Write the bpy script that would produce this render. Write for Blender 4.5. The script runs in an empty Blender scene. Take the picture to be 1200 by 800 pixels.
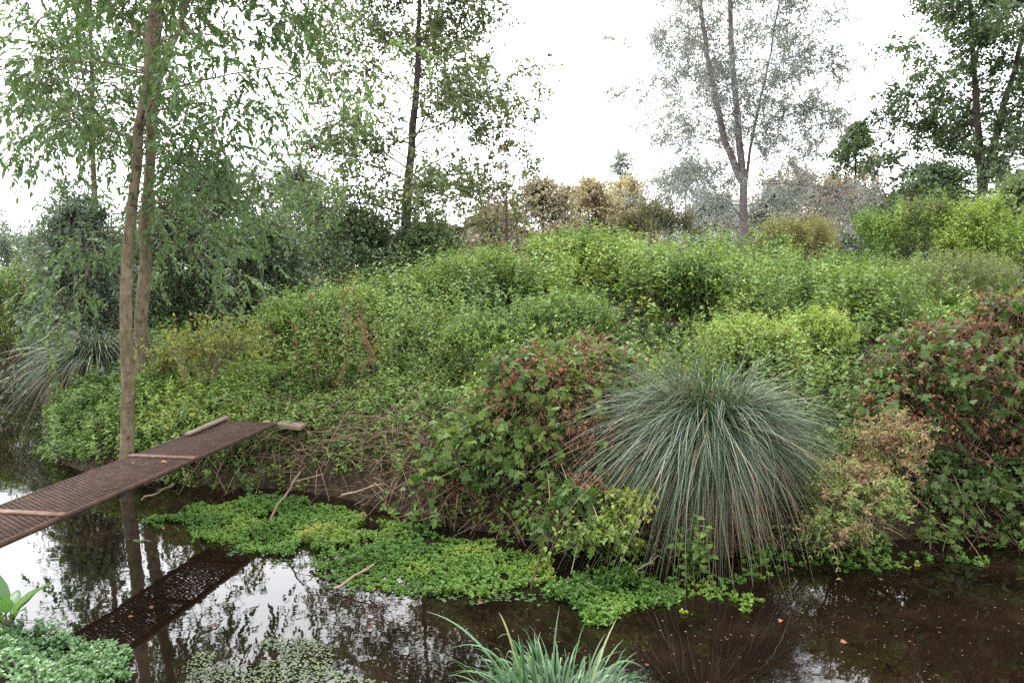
import bpy, math, random
import numpy as np
from mathutils import Vector

R = math.radians
rng = np.random.default_rng(11)
scene = bpy.context.scene
C = scene.collection

# ------------------------------------------------------------------ camera, sky, sun, exposure
EYE = 2.0
PITCH = R(5.5)
F = 933.0                                     # focal length in pixels of a 1200 px wide frame
cam_d = bpy.data.cameras.new('camera')
cam_d.sensor_width = 36.0
cam_d.lens = 36.0 * F / 1200.0
cam_d.clip_start = 0.05
cam_d.clip_end = 2000
cam = bpy.data.objects.new('camera', cam_d)
cam.location = (0, 0, EYE)
cam.rotation_euler = (math.pi / 2 - PITCH, 0, 0)
C.objects.link(cam)
scene.camera = cam

SUN_EL, SUN_AZ = R(58), R(-35)
world = bpy.data.worlds.new('World')
scene.world = world
world.use_nodes = True
nt = world.node_tree
nt.nodes.clear()
n_out = nt.nodes.new('ShaderNodeOutputWorld')
n_bg = nt.nodes.new('ShaderNodeBackground')
n_sky = nt.nodes.new('ShaderNodeTexSky')
n_sky.sky_type = 'NISHITA'
n_sky.sun_disc = False
n_sky.sun_elevation = SUN_EL
n_sky.sun_rotation = SUN_AZ
n_sky.air_density = 1.0
n_sky.dust_density = 6.0
n_sky.ozone_density = 1.0
n_hs = nt.nodes.new('ShaderNodeHueSaturation')
n_hs.inputs['Saturation'].default_value = 0.10
n_mix = nt.nodes.new('ShaderNodeMix')
n_mix.data_type = 'RGBA'
n_mix.inputs[0].default_value = 0.55          # closed cloud deck over the clear sky
n_mix.inputs[7].default_value = (9.6, 9.8, 10.2, 1)
nt.links.new(n_sky.outputs[0], n_hs.inputs['Color'])
nt.links.new(n_hs.outputs[0], n_mix.inputs[6])
nt.links.new(n_mix.outputs[2], n_bg.inputs['Color'])
n_bg.inputs['Strength'].default_value = 0.10
nt.links.new(n_bg.outputs[0], n_out.inputs['Surface'])

sun_d = bpy.data.lights.new('sun', 'SUN')
sun_d.energy = 0.7
sun_d.angle = R(20)
sun_d.color = (1.0, 0.96, 0.9)
sun = bpy.data.objects.new('sun', sun_d)
C.objects.link(sun)
sd = Vector((math.sin(SUN_AZ) * math.cos(SUN_EL), math.cos(SUN_AZ) * math.cos(SUN_EL), math.sin(SUN_EL)))
sun.rotation_euler = (-sd).to_track_quat('-Z', 'Y').to_euler()
sun.location = (-10, 10, 30)

vs = scene.view_settings
vs.view_transform = 'Standard'
vs.look = 'None'
vs.exposure = 2.65
vs.gamma = 1.0
vs.use_curve_mapping = False
cy = scene.cycles
cy.max_bounces = 6
cy.diffuse_bounces = 2
cy.glossy_bounces = 2
cy.transmission_bounces = 3
cy.transparent_max_bounces = 4
cy.volume_bounces = 0
cy.use_denoising = False

# ------------------------------------------------------------------ helpers
def at(u, v, d):
    """world point seen at photograph pixel (u, v) at ground distance d along +Y"""
    x = (u - 600.0) / F
    y = (400.0 - v) / F
    cy_, sy_ = math.cos(PITCH), math.sin(PITCH)
    dx, dy, dz = x, cy_ + y * sy_, -sy_ + y * cy_
    k = d / dy
    return np.array((dx * k, d, EYE + dz * k))

def on_level(u, v, z):
    x = (u - 600.0) / F
    y = (400.0 - v) / F
    cy_, sy_ = math.cos(PITCH), math.sin(PITCH)
    dx, dy, dz = x, cy_ + y * sy_, -sy_ + y * cy_
    k = (z - EYE) / dz
    return np.array((dx * k, dy * k, z))

def nrm(a):
    return a / np.maximum(np.linalg.norm(a, axis=-1, keepdims=True), 1e-9)

def hash2(ix, iy, s):
    h = np.sin(ix * 127.1 + iy * 311.7 + s * 74.7) * 43758.5453
    return h - np.floor(h)

def vnoise(x, y, scale=1.0, seed=0.0):
    x = np.asarray(x, float) / scale
    y = np.asarray(y, float) / scale
    ix, iy = np.floor(x), np.floor(y)
    fx, fy = x - ix, y - iy
    fx = fx * fx * (3 - 2 * fx)
    fy = fy * fy * (3 - 2 * fy)
    a = hash2(ix, iy, seed); b = hash2(ix + 1, iy, seed)
    c = hash2(ix, iy + 1, seed); d = hash2(ix + 1, iy + 1, seed)
    return (a * (1 - fx) + b * fx) * (1 - fy) + (c * (1 - fx) + d * fx) * fy

def vnoise3(p, scale, seed=0.0):
    return (vnoise(p[..., 0] + p[..., 2] * 0.37, p[..., 1], scale, seed)
            + vnoise(p[..., 1] + 5.3, p[..., 2], scale, seed + 3)
            + vnoise(p[..., 0] + 9.1, p[..., 2], scale, seed + 7)) / 3.0

def sstep(a, b, x):
    t = np.clip((x - a) / (b - a), 0, 1)
    return t * t * (3 - 2 * t)

def mesh_from(name, V, faces_flat, counts, mat, parent=None, tint=None, smooth=False):
    me = bpy.data.meshes.new(name)
    nv = len(V)
    me.vertices.add(nv)
    me.vertices.foreach_set('co', np.ascontiguousarray(V, dtype=np.float32).ravel())
    me.loops.add(len(faces_flat))
    me.loops.foreach_set('vertex_index', np.ascontiguousarray(faces_flat, dtype=np.int32))
    me.polygons.add(len(counts))
    starts = np.zeros(len(counts), dtype=np.int32)
    starts[1:] = np.cumsum(counts)[:-1]
    me.polygons.foreach_set('loop_start', starts)
    me.polygons.foreach_set('loop_total', np.ascontiguousarray(counts, dtype=np.int32))
    if smooth:
        me.polygons.foreach_set('use_smooth', np.ones(len(counts), dtype=bool))
    me.update(calc_edges=True)
    if tint is not None:
        at_ = me.attributes.new('tint', 'FLOAT', 'POINT')
        at_.data.foreach_set('value', np.ascontiguousarray(tint, dtype=np.float32))
    me.materials.append(mat)
    o = bpy.data.objects.new(name, me)
    C.objects.link(o)
    if parent is not None:
        o.parent = parent
        o.matrix_parent_inverse = parent.matrix_world.inverted() if False else o.matrix_parent_inverse
        o.location = (-parent.location[0], -parent.location[1], -parent.location[2])
    return o

def tag(o, label=None, cat=None, group=None, kind=None):
    if label: o['label'] = label
    if cat: o['category'] = cat
    if group: o['group'] = group
    if kind: o['kind'] = kind
    return o

def thing(name, label, cat, loc=(0, 0, 0), group=None):
    o = bpy.data.objects.new(name, None)
    o.empty_display_size = 0.2
    C.objects.link(o)
    o.location = tuple(float(q) for q in loc)
    return tag(o, label, cat, group)

# leaf templates: vertices (along, across, up) and faces
T_QUAD = (np.array([(0, 0, 0), (.45, -.5, .14), (1, 0, -.06), (.45, .5, .14)]), [(0, 1, 2, 3)])
T_LEAF = (np.array([(0, 0, 0), (.34, 0, .0), (.7, 0, -.05), (1, 0, -.16), (.28, -.5, .13), (.66, -.37, .05), (.28, .5, .13), (.66, .37, .05)]),
          [(0, 4, 1), (1, 4, 5, 2), (2, 5, 3), (0, 1, 6), (1, 2, 7, 6), (2, 3, 7)])
T_SLIM = (np.array([(0, 0, 0), (.3, -.5, .1), (.3, .5, .1), (.65, -.36, .0), (.65, .36, .0), (1, 0, -.2)]),
          [(0, 1, 2), (1, 3, 4, 2), (3, 5, 4)])
_half = [(-.08, .22, .04), (.1, .52, .0), (.24, .62, -.1), (.36, .3, .05), (.55, .36, .03), (.7, .42, -.06), (.72, .2, .02)]
T_LOBE = (np.array([(.33, 0, -.02), (0, 0, 0)] + [(x, -y, z) for x, y, z in _half] + [(1.05, 0, -.14)] + [(x, y, z) for x, y, z in reversed(_half)]),
          [(0, k, k + 1) for k in range(1, 16)] + [(0, 16, 1)])
T_ROUND = (np.array([(0, 0, 0), (.25, -.4, .06), (.65, -.45, .05), (1, -.12, -.05), (1, .12, -.05), (.65, .45, .05), (.25, .4, .06)]),
           [(0, 1, 2, 3, 4, 5, 6)])

class Leaves:
    def __init__(self): self.d = []
    def add(self, P, A, N, L, W, tint):
        n = len(P)
        if n == 0: return
        self.d.append((P, A, N, np.broadcast_to(L, (n,)), np.broadcast_to(W, (n,)), np.broadcast_to(tint, (n,))))
    def build(self, name, mat, parent=None, tmpl=T_LEAF, smooth=False):
        P, A, N, L, W, T = [np.concatenate([q[i] for q in self.d]) for i in range(6)]
        A = nrm(A)
        S = nrm(np.cross(N, A))
        U = np.cross(A, S)
        tv, tf = tmpl
        k = len(tv)
        V = (P[:, None, :] + A[:, None, :] * (tv[None, :, 0:1] * L[:, None, None])
             + S[:, None, :] * (tv[None, :, 1:2] * W[:, None, None])
             + U[:, None, :] * (tv[None, :, 2:3] * W[:, None, None]))
        n = len(P)
        flat = np.concatenate([np.array(f) for f in tf])
        cnt = np.array([len(f) for f in tf])
        ff = (flat[None, :] + (np.arange(n) * k)[:, None]).ravel()
        return mesh_from(name, V.reshape(-1, 3), ff, np.tile(cnt, n), mat, parent, np.repeat(T, k), smooth)

class Tubes:
    """batches of polylines (K, M, 3) with start and end radius"""
    def __init__(self): self.V = []; self.F = []; self.n = 0; self.T = []
    def add(self, PL, r0, r1, sides=3, tint=None, power=1.0):
        PL = np.asarray(PL, float)
        if PL.ndim == 2: PL = PL[None]
        K, M, _ = PL.shape
        if K == 0: return
        r0 = np.broadcast_to(np.asarray(r0, float), (K,))
        r1 = np.broadcast_to(np.asarray(r1, float), (K,))
        tg = np.gradient(PL, axis=1)
        tg = nrm(tg)
        ref = np.where(np.abs(tg[..., 2:3]) > .9, np.array([1.0, 0.1, 0]), np.array([0, 0, 1.0]))
        a = nrm(np.cross(tg, ref)); b = np.cross(tg, a)
        t = np.linspace(0, 1, M) ** power
        rad = r0[:, None] * (1 - t) + r1[:, None] * t
        ang = np.arange(sides) * 2 * math.pi / sides
        V = (PL[:, :, None, :] + rad[:, :, None, None] * (a[:, :, None, :] * np.cos(ang)[None, None, :, None]
             + b[:, :, None, :] * np.sin(ang)[None, None, :, None]))
        base = self.n + np.arange(K)[:, None, None] * (M * sides) + np.arange(M - 1)[None, :, None] * sides
        j = np.arange(sides)[None, None, :]
        j2 = (j + 1) % sides
        q = np.stack([base + j, base + j2, base + sides + j2, base + sides + j], -1)
        self.V.append(V.reshape(-1, 3)); self.F.append(q.reshape(-1, 4))
        tt = np.full(K, .5) if tint is None else np.broadcast_to(tint, (K,))
        self.T.append(np.repeat(tt, M * sides))
        self.n += K * M * sides
    def build(self, name, mat, parent=None, smooth=True):
        V = np.concatenate(self.V); Fq = np.concatenate(self.F)
        return mesh_from(name, V, Fq.ravel(), np.full(len(Fq), 4), mat, parent, np.concatenate(self.T), smooth)

def boxes(name, items, mat, parent=None):
    """items: (center, half axes 3x3)"""
    V = []; Fc = []
    for c, ax in items:
        b = len(V)
        c = np.asarray(c, float); ax = np.asarray(ax, float)
        for sx, sy, sz in ((-1, -1, -1), (1, -1, -1), (1, 1, -1), (-1, 1, -1), (-1, -1, 1), (1, -1, 1), (1, 1, 1), (-1, 1, 1)):
            V.append(c + ax[0] * sx + ax[1] * sy + ax[2] * sz)
        for f in ((0, 3, 2, 1), (4, 5, 6, 7), (0, 1, 5, 4), (1, 2, 6, 5), (2, 3, 7, 6), (3, 0, 4, 7)):
            Fc.append([b + q for q in f])
    return mesh_from(name, np.array(V), np.array(Fc).ravel(), np.full(len(Fc), 4), mat, parent)

# ------------------------------------------------------------------ materials
def ramp_node(nt, stops):
    r = nt.nodes.new('ShaderNodeValToRGB')
    els = r.color_ramp.elements
    while len(els) < len(stops): els.new(0.5)
    for e, (p, c) in zip(els, stops):
        e.position = p
        e.color = (*c, 1)
    return r

def leaf_mat(name, stops, trans=0.32, rough=0.6, spec=0.2, amp=0.35, scale=1.3):
    m = bpy.data.materials.new(name)
    m.use_nodes = True
    nt = m.node_tree
    nt.nodes.clear()
    out = nt.nodes.new('ShaderNodeOutputMaterial')
    att = nt.nodes.new('ShaderNodeAttribute'); att.attribute_name = 'tint'
    geo = nt.nodes.new('ShaderNodeNewGeometry')
    noi = nt.nodes.new('ShaderNodeTexNoise')
    noi.inputs['Scale'].default_value = scale
    noi.inputs['Detail'].default_value = 2
    nt.links.new(geo.outputs['Position'], noi.inputs['Vector'])
    m1 = nt.nodes.new('ShaderNodeMath'); m1.operation = 'MULTIPLY_ADD'
    nt.links.new(noi.outputs['Fac'], m1.inputs[0])
    m1.inputs[1].default_value = amp * 2
    m1.inputs[2].default_value = -amp
    m2 = nt.nodes.new('ShaderNodeMath'); m2.operation = 'ADD'
    nt.links.new(att.outputs['Fac'], m2.inputs[0]); nt.links.new(m1.outputs[0], m2.inputs[1])
    rp = ramp_node(nt, stops)
    nt.links.new(m2.outputs[0], rp.inputs['Fac'])
    pb = nt.nodes.new('ShaderNodeBsdfPrincipled')
    pb.inputs['Roughness'].default_value = rough
    pb.inputs['Specular IOR Level'].default_value = spec
    nt.links.new(rp.outputs[0], pb.inputs['Base Color'])
    tr = nt.nodes.new('ShaderNodeBsdfTranslucent')
    br = nt.nodes.new('ShaderNodeMix'); br.data_type = 'RGBA'; br.blend_type = 'MULTIPLY'
    br.inputs[0].default_value = 1
    br.inputs[7].default_value = (1.35, 1.35, .8, 1)
    nt.links.new(rp.outputs[0], br.inputs[6])
    nt.links.new(br.outputs[2], tr.inputs['Color'])
    mx = nt.nodes.new('ShaderNodeMixShader'); mx.inputs[0].default_value = trans
    nt.links.new(pb.outputs[0], mx.inputs[1]); nt.links.new(tr.outputs[0], mx.inputs[2])
    nt.links.new(mx.outputs[0], out.inputs['Surface'])
    return m

def solid_mat(name, stops, scale=4.0, rough=0.85, detail=6.0, bump=0.4, spec=0.25, stretch=(1, 1, 1), bdist=0.01):
    m = bpy.data.materials.new(name)
    m.use_nodes = True
    nt = m.node_tree
    pb = nt.nodes['Principled BSDF']
    geo = nt.nodes.new('ShaderNodeNewGeometry')
    mp = nt.nodes.new('ShaderNodeMapping'); mp.inputs['Scale'].default_value = stretch
    nt.links.new(geo.outputs['Position'], mp.inputs['Vector'])
    noi = nt.nodes.new('ShaderNodeTexNoise')
    noi.inputs['Scale'].default_value = scale
    noi.inputs['Detail'].default_value = detail
    noi.inputs['Roughness'].default_value = 0.65
    nt.links.new(mp.outputs[0], noi.inputs['Vector'])
    rp = ramp_node(nt, stops)
    nt.links.new(noi.outputs['Fac'], rp.inputs['Fac'])
    nt.links.new(rp.outputs[0], pb.inputs['Base Color'])
    pb.inputs['Roughness'].default_value = rough
    pb.inputs['Specular IOR Level'].default_value = spec
    bp = nt.nodes.new('ShaderNodeBump')
    bp.inputs['Strength'].default_value = bump
    bp.inputs['Distance'].default_value = bdist
    nt.links.new(noi.outputs['Fac'], bp.inputs['Height'])
    nt.links.new(bp.outputs[0], pb.inputs['Normal'])
    return m

G = lambda *s: list(s)
M = {}
M['ash'] = leaf_mat('ash_leaf', G((0, (0.0432, 0.0735, 0.0361)), (.45, (0.0756, 0.126, 0.0551)), (.8, (0.1188, 0.1733, 0.07125)), (1, (0.1836, 0.1995, 0.057))), .4, .5, amp=.25)
M['poplar'] = leaf_mat('poplar_leaf', G((0, (0.04248, 0.06514, 0.03257)), (.5, (0.09204, 0.1246, 0.05428)), (.85, (0.1699, 0.1841, 0.06785)), (1, (0.2549, 0.1982, 0.06785))), .3, .45, amp=.3, scale=.5)
M['willow'] = leaf_mat('hazed_willow_leaf', G((0, (0.1423, 0.1554, 0.1676)), (.5, (0.2372, 0.2564, 0.2646)), (1, (0.3162, 0.3185, 0.2999))), .3, .6, amp=.3, scale=.4)  # silver-grey leaf, lifted further so the colour carries distance haze
M['greywillow'] = leaf_mat('grey_willow_leaf', G((0, (0.0495, 0.077, 0.05775)), (.5, (0.1045, 0.143, 0.09975)), (1, (0.176, 0.22, 0.1522))), .3, .6, amp=.3, scale=.5)
M['alder'] = leaf_mat('alder_leaf', G((0, (0.0336, 0.061, 0.0312)), (.5, (0.072, 0.1122, 0.0528)), (1, (0.138, 0.1769, 0.072))), .3, .5, amp=.3, scale=.4)
M['darkhedge'] = leaf_mat('dark_hedge_leaf', G((0, (0.024, 0.04148, 0.0216)), (.5, (0.0504, 0.08052, 0.036)), (1, (0.108, 0.1464, 0.06))), .25, .5, amp=.3, scale=.6)
M['autumn'] = leaf_mat('hazed_autumn_leaf', G((0, (0.1481, 0.1256, 0.1027)), (.5, (0.2631, 0.2176, 0.1369)), (1, (0.3618, 0.3181, 0.1825))), .35, .6, amp=.3, scale=.4)  # autumn tan made paler, haze over the skyline trees painted in
M['russet'] = leaf_mat('hazed_russet_leaf', G((0, (0.1375, 0.1076, 0.09872)), (.5, (0.2234, 0.1794, 0.1426)), (.8, (0.2407, 0.2512, 0.1535)), (1, (0.3266, 0.269, 0.1975))), .3, .6, amp=.3, scale=.4)  # russet brown lightened, distance haze mixed into the leaf colour
M['brownbush'] = leaf_mat('brown_bush_leaf', G((0, (.035, .028, .018)), (.5, (.065, .06, .03)), (1, (.09, .11, .04))), .3, .6, amp=.3)
M['rustgreen'] = leaf_mat('rusty_green_leaf', G((0, (.11, .075, .03)), (.4, (.14, .13, .045)), (1, (.15, .19, .05))), .35, .6, amp=.35)
M['bright'] = leaf_mat('bright_green_leaf', G((0, (0.04853, 0.08923, 0.0184)), (.5, (0.1078, 0.1785, 0.03347)), (1, (0.2157, 0.2624, 0.04602))), .32, .5, amp=.3)
M['nettle'] = leaf_mat('nettle_leaf', G((0, (0.03235, 0.06427, 0.0184)), (.4, (0.08088, 0.1393, 0.03012)), (.8, (0.1348, 0.2035, 0.04016)), (1, (0.2157, 0.2517, 0.0502))), .28, .55, amp=.42, scale=.8)
M['bedstraw'] = leaf_mat('bedstraw_leaf', G((0, (0.0647, 0.1018, 0.02343)), (.6, (0.1294, 0.1928, 0.03765)), (1, (0.2157, 0.2517, 0.05438))), .3, .6, amp=.4, scale=.7)
M['olive'] = leaf_mat('olive_pink_leaf', G((0, (.09, .08, .045)), (.4, (.10, .12, .045)), (.8, (.13, .16, .055)), (1, (.2, .15, .1))), .35, .6, amp=.3)
M['vine'] = leaf_mat('vine_leaf', G((0, (0.03078, 0.05803, 0.01733)), (.4, (0.06669, 0.1161, 0.02599)), (.68, (0.1334, 0.1838, 0.03544)), (.84, (0.2668, 0.2418, 0.03544)), (1, (0.3283, 0.1548, 0.0315))), .35, .55, spec=.22, amp=.18, scale=2.5)
M['vinedark'] = leaf_mat('dark_vine_leaf', G((0, (0.02508, 0.0468, 0.015)), (.5, (0.0513, 0.0884, 0.0225)), (.85, (0.1026, 0.1404, 0.03)), (1, (0.228, 0.1976, 0.0375))), .3, .55, spec=.22, amp=.18, scale=2.5)
M['dead'] = leaf_mat('withered_leaf', G((0, (.045, .022, .014)), (.35, (.10, .045, .026)), (.6, (.17, .07, .04)), (.8, (.27, .09, .05)), (1, (.3, .17, .07))), .2, .75, spec=.15, amp=.25, scale=2.5)
M['pinkdry'] = leaf_mat('pink_dry_leaf', G((0, (0.1105, 0.057, 0.03)), (.3, (0.1785, 0.1092, 0.06)), (.5, (0.187, 0.1425, 0.0675)), (.7, (0.119, 0.1615, 0.04125)), (1, (0.102, 0.1805, 0.045))), .3, .7, amp=.75, scale=7)
M['yellowleaf'] = leaf_mat('yellow_shrub_leaf', G((0, (.07, .10, .03)), (.4, (.13, .16, .04)), (.75, (.25, .24, .05)), (1, (.34, .26, .05))), .4, .5, amp=.2)
M['sedge'] = leaf_mat('sedge_blade', G((0, (0.01188, 0.02419, 0.0088)), (.5, (0.03366, 0.05846, 0.02464)), (.86, (0.0693, 0.1058, 0.04928)), (.93, (0.1089, 0.1008, 0.0484)), (1, (0.1881, 0.1462, 0.0704))), .2, .42, spec=.45, amp=.06)
M['nearsedge'] = leaf_mat('near_sedge_blade', G((0, (.022, .058, .02)), (.5, (.05, .115, .046)), (.9, (.10, .165, .085)), (1, (.17, .18, .07))), .25, .45, spec=.35, amp=.05)
M['cress'] = leaf_mat('watercress_leaf', G((0, (0.0342, 0.078, 0.012)), (.5, (0.07068, 0.1456, 0.0225)), (.85, (0.1368, 0.208, 0.0375)), (1, (0.228, 0.2288, 0.045))), .35, .5, spec=.25, amp=.25, scale=2)
M['brooklime'] = leaf_mat('brooklime_leaf', G((0, (0.03, 0.0765, 0.0216)), (.5, (0.055, 0.1275, 0.0396)), (1, (0.1, 0.1836, 0.0648))), .3, .4, spec=.5, amp=.2, scale=3)
M['duckweed'] = leaf_mat('duckweed_leaf', G((0, (.04, .06, .02)), (.5, (.08, .11, .045)), (1, (.14, .16, .08))), .3, .4, spec=.5, amp=.3, scale=3)
M['starwort'] = leaf_mat('starwort_leaf', G((0, (.02, .04, .01)), (.5, (.045, .08, .02)), (1, (.1, .13, .04))), .3, .4, spec=.4, amp=.3, scale=3)
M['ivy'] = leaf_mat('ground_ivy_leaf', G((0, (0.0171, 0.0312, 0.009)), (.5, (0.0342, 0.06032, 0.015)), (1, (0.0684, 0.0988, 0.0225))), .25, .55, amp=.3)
M['dock'] = leaf_mat('dock_leaf', G((0, (.04, .10, .028)), (.5, (.07, .15, .042)), (1, (.12, .2, .065))), .4, .38, spec=.5, amp=.1)
M['litter'] = leaf_mat('litter_leaf', G((0, (.035, .022, .014)), (.5, (.075, .045, .028)), (1, (.15, .095, .055))), .1, .8, spec=.15, amp=.3, scale=3)
M['drystem'] = leaf_mat('dry_stem', G((0, (.05, .03, .02)), (.5, (.12, .08, .05)), (1, (.24, .17, .11))), .0, .8, spec=.2, amp=.25, scale=3)
M['greenstem'] = leaf_mat('green_stem', G((0, (.05, .06, .025)), (.5, (.09, .11, .045)), (1, (.16, .15, .07))), .0, .6, amp=.2)
M['grass'] = leaf_mat('bank_grass', G((0, (.04, .08, .025)), (.5, (.08, .13, .04)), (1, (.17, .18, .07))), .3, .5, amp=.3)
M['petal'] = leaf_mat('pale_flower', G((0, (.45, .3, .32)), (1, (.7, .6, .55))), .3, .6, amp=.1)
M['bark'] = solid_mat('ash_bark', G((.25, (.05, .04, .028)), (.5, (.105, .082, .055)), (.75, (.17, .14, .10))), 9, .85, 7, .5, stretch=(1, 1, .28), bdist=.012)
M['darkbark'] = solid_mat('dark_bark', G((.25, (.025, .02, .017)), (.6, (.06, .046, .038)), (.8, (.10, .08, .065))), 6, .9, 6, .6, stretch=(1, 1, .3), bdist=.02)
M['willowbark'] = solid_mat('willow_bark', G((.25, (.10, .075, .075)), (.6, (.17, .135, .135)), (.8, (.23, .19, .185))), 4, .9, 6, .6, stretch=(1, 1, .3), bdist=.03)
M['twig'] = solid_mat('twig_bark', G((.3, (.035, .026, .018)), (.7, (.09, .065, .045))), 12, .85, 3, .2)
M['rust'] = solid_mat('rusty_iron', G((.25, (.018, .009, .006)), (.5, (.042, .021, .014)), (.75, (.085, .042, .026))), 14, .8, 8, .4, spec=.3, bdist=.004)
M['rustlight'] = solid_mat('pale_rusty_iron', G((.25, (.05, .027, .018)), (.5, (.115, .064, .043)), (.75, (.2, .125, .09))), 16, .75, 8, .3, spec=.3, bdist=.004)
M['darkwood'] = solid_mat('damp_wood', G((.25, (.06, .045, .032)), (.5, (.13, .10, .075)), (.75, (.2, .16, .12))), 10, .85, 7, .4, stretch=(.2, 1, 1), bdist=.004)
M['wood'] = solid_mat('weathered_wood', G((.25, (.06, .045, .032)), (.5, (.125, .095, .068)), (.75, (.2, .16, .12))), 10, .85, 7, .4, stretch=(1, .2, 1), bdist=.004)

def young_bark():
    m = solid_mat('young_ash_bark', G((.25, (.05, .04, .027)), (.5, (.11, .085, .057)), (.75, (.18, .145, .105))), 26, .85, 8, .5, stretch=(1, 1, .45), bdist=.006)
    nt = m.node_tree
    pb = nt.nodes['Principled BSDF']
    src = pb.inputs['Base Color'].links[0].from_socket
    geo = [q for q in nt.nodes if q.type == 'NEW_GEOMETRY'][0]
    mp = nt.nodes.new('ShaderNodeMapping'); mp.inputs['Scale'].default_value = (14, 14, 24)
    nt.links.new(geo.outputs['Position'], mp.inputs['Vector'])
    a = nt.nodes.new('ShaderNodeTexNoise'); a.inputs['Scale'].default_value = 1; a.inputs['Detail'].default_value = 3
    nt.links.new(mp.outputs[0], a.inputs['Vector'])
    ra = ramp_node(nt, G((.33, (.38, .36, .33)), (.42, (1, 1, 1)), (.62, (1, 1, 1)), (.74, (1.7, 1.7, 1.65))))
    nt.links.new(a.outputs['Fac'], ra.inputs['Fac'])
    b = nt.nodes.new('ShaderNodeTexNoise'); b.inputs['Scale'].default_value = 3.5; b.inputs['Detail'].default_value = 5
    nt.links.new(geo.outputs['Position'], b.inputs['Vector'])
    rb = ramp_node(nt, G((.35, (1.1, 1.08, 1.05)), (.6, (.75, .78, .62))))
    nt.links.new(b.outputs['Fac'], rb.inputs['Fac'])
    for f in (ra, rb):
        mx = nt.nodes.new('ShaderNodeMix'); mx.data_type = 'RGBA'; mx.blend_type = 'MULTIPLY'; mx.inputs[0].default_value = 1
        nt.links.new(src, mx.inputs[6]); nt.links.new(f.outputs[0], mx.inputs[7])
        src = mx.outputs[2]
    nt.links.new(src, pb.inputs['Base Color'])
    return m
M['bark'] = young_bark()

# ground: dark soil with litter, greener away from the stream
def ground_mat():
    m = bpy.data.materials.new('bank_soil')
    m.use_nodes = True
    nt = m.node_tree
    pb = nt.nodes['Principled BSDF']
    geo = nt.nodes.new('ShaderNodeNewGeometry')
    a = nt.nodes.new('ShaderNodeTexNoise'); a.inputs['Scale'].default_value = 22; a.inputs['Detail'].default_value = 8
    b = nt.nodes.new('ShaderNodeTexNoise'); b.inputs['Scale'].default_value = .9; b.inputs['Detail'].default_value = 4
    for q in (a, b): nt.links.new(geo.outputs['Position'], q.inputs['Vector'])
    ra = ramp_node(nt, G((.3, (.010, .006, .004)), (.5, (.024, .015, .009)), (.72, (.055, .035, .02))))
    rb = ramp_node(nt, G((.3, (.014, .014, .007)), (.55, (.028, .03, .013)), (.75, (.045, .045, .02))))
    nt.links.new(a.outputs['Fac'], ra.inputs['Fac']); nt.links.new(a.outputs['Fac'], rb.inputs['Fac'])
    fac = nt.nodes.new('ShaderNodeValToRGB')
    fac.color_ramp.elements[0].position = .48; fac.color_ramp.elements[1].position = .62
    nt.links.new(b.outputs['Fac'], fac.inputs['Fac'])
    mx = nt.nodes.new('ShaderNodeMix'); mx.data_type = 'RGBA'
    nt.links.new(fac.outputs[0], mx.inputs[0]); nt.links.new(ra.outputs[0], mx.inputs[6]); nt.links.new(rb.outputs[0], mx.inputs[7])
    nt.links.new(mx.outputs[2], pb.inputs['Base Color'])
    pb.inputs['Roughness'].default_value = .9
    pb.inputs['Specular IOR Level'].default_value = .12
    bp = nt.nodes.new('ShaderNodeBump'); bp.inputs['Strength'].default_value = .7; bp.inputs['Distance'].default_value = .04
    nt.links.new(a.outputs['Fac'], bp.inputs['Height']); nt.links.new(bp.outputs[0], pb.inputs['Normal'])
    return m

def water_mat():
    m = bpy.data.materials.new('stream_water')
    m.use_nodes = True
    nt = m.node_tree
    pb = nt.nodes['Principled BSDF']
    geo = nt.nodes.new('ShaderNodeNewGeometry')
    a = nt.nodes.new('ShaderNodeTexNoise'); a.inputs['Scale'].default_value = 2.2; a.inputs['Detail'].default_value = 7
    nt.links.new(geo.outputs['Position'], a.inputs['Vector'])
    ra = ramp_node(nt, G((.3, (.0025, .0016, .001)), (.55, (.006, .0035, .0022)), (.75, (.012, .007, .004))))
    nt.links.new(a.outputs['Fac'], ra.inputs['Fac'])
    nt.links.new(ra.outputs[0], pb.inputs['Base Color'])
    pb.inputs['Roughness'].default_value = .015
    pb.inputs['IOR'].default_value = 1.45
    b = nt.nodes.new('ShaderNodeTexNoise'); b.inputs['Scale'].default_value = 5; b.inputs['Detail'].default_value = 3
    nt.links.new(geo.outputs['Position'], b.inputs['Vector'])
    bp = nt.nodes.new('ShaderNodeBump'); bp.inputs['Strength'].default_value = .08; bp.inputs['Distance'].default_value = .01
    nt.links.new(b.outputs['Fac'], bp.inputs['Height']); nt.links.new(bp.outputs[0], pb.inputs['Normal'])
    return m

# ------------------------------------------------------------------ terrain and water
POLY = np.array([
    (60, 9.5), (40, 8), (12, 6.5), (6, 5.95), (3.6, 5.75), (2.35, 5.6), (1.4, 5.35), (.57, 5.45), (.12, 5.7), (-.64, 6.05), (-1.43, 6.7),
    (-2.0, 7.0), (-2.8, 7.1), (-3.6, 7.35), (-4.1, 7.55), (-4.75, 8.1), (-5.5, 9.3), (-6.4, 10.8), (-7.5, 12.6), (-8.6, 13.7), (-15, 15.5), (-60, 20),
    (-60, 15), (-14, 12.4), (-9, 10.2), (-6.5, 7.2), (-4.6, 5.1), (-3.2, 4.2), (-2.4, 3.85), (-1.8, 3.3), (-1.2, 2.8), (-.4, 2.6), (.6, 2.65), (1.6, 2.5), (4, 2.3), (12, 2.5), (40, 3), (60, 3)])

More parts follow.
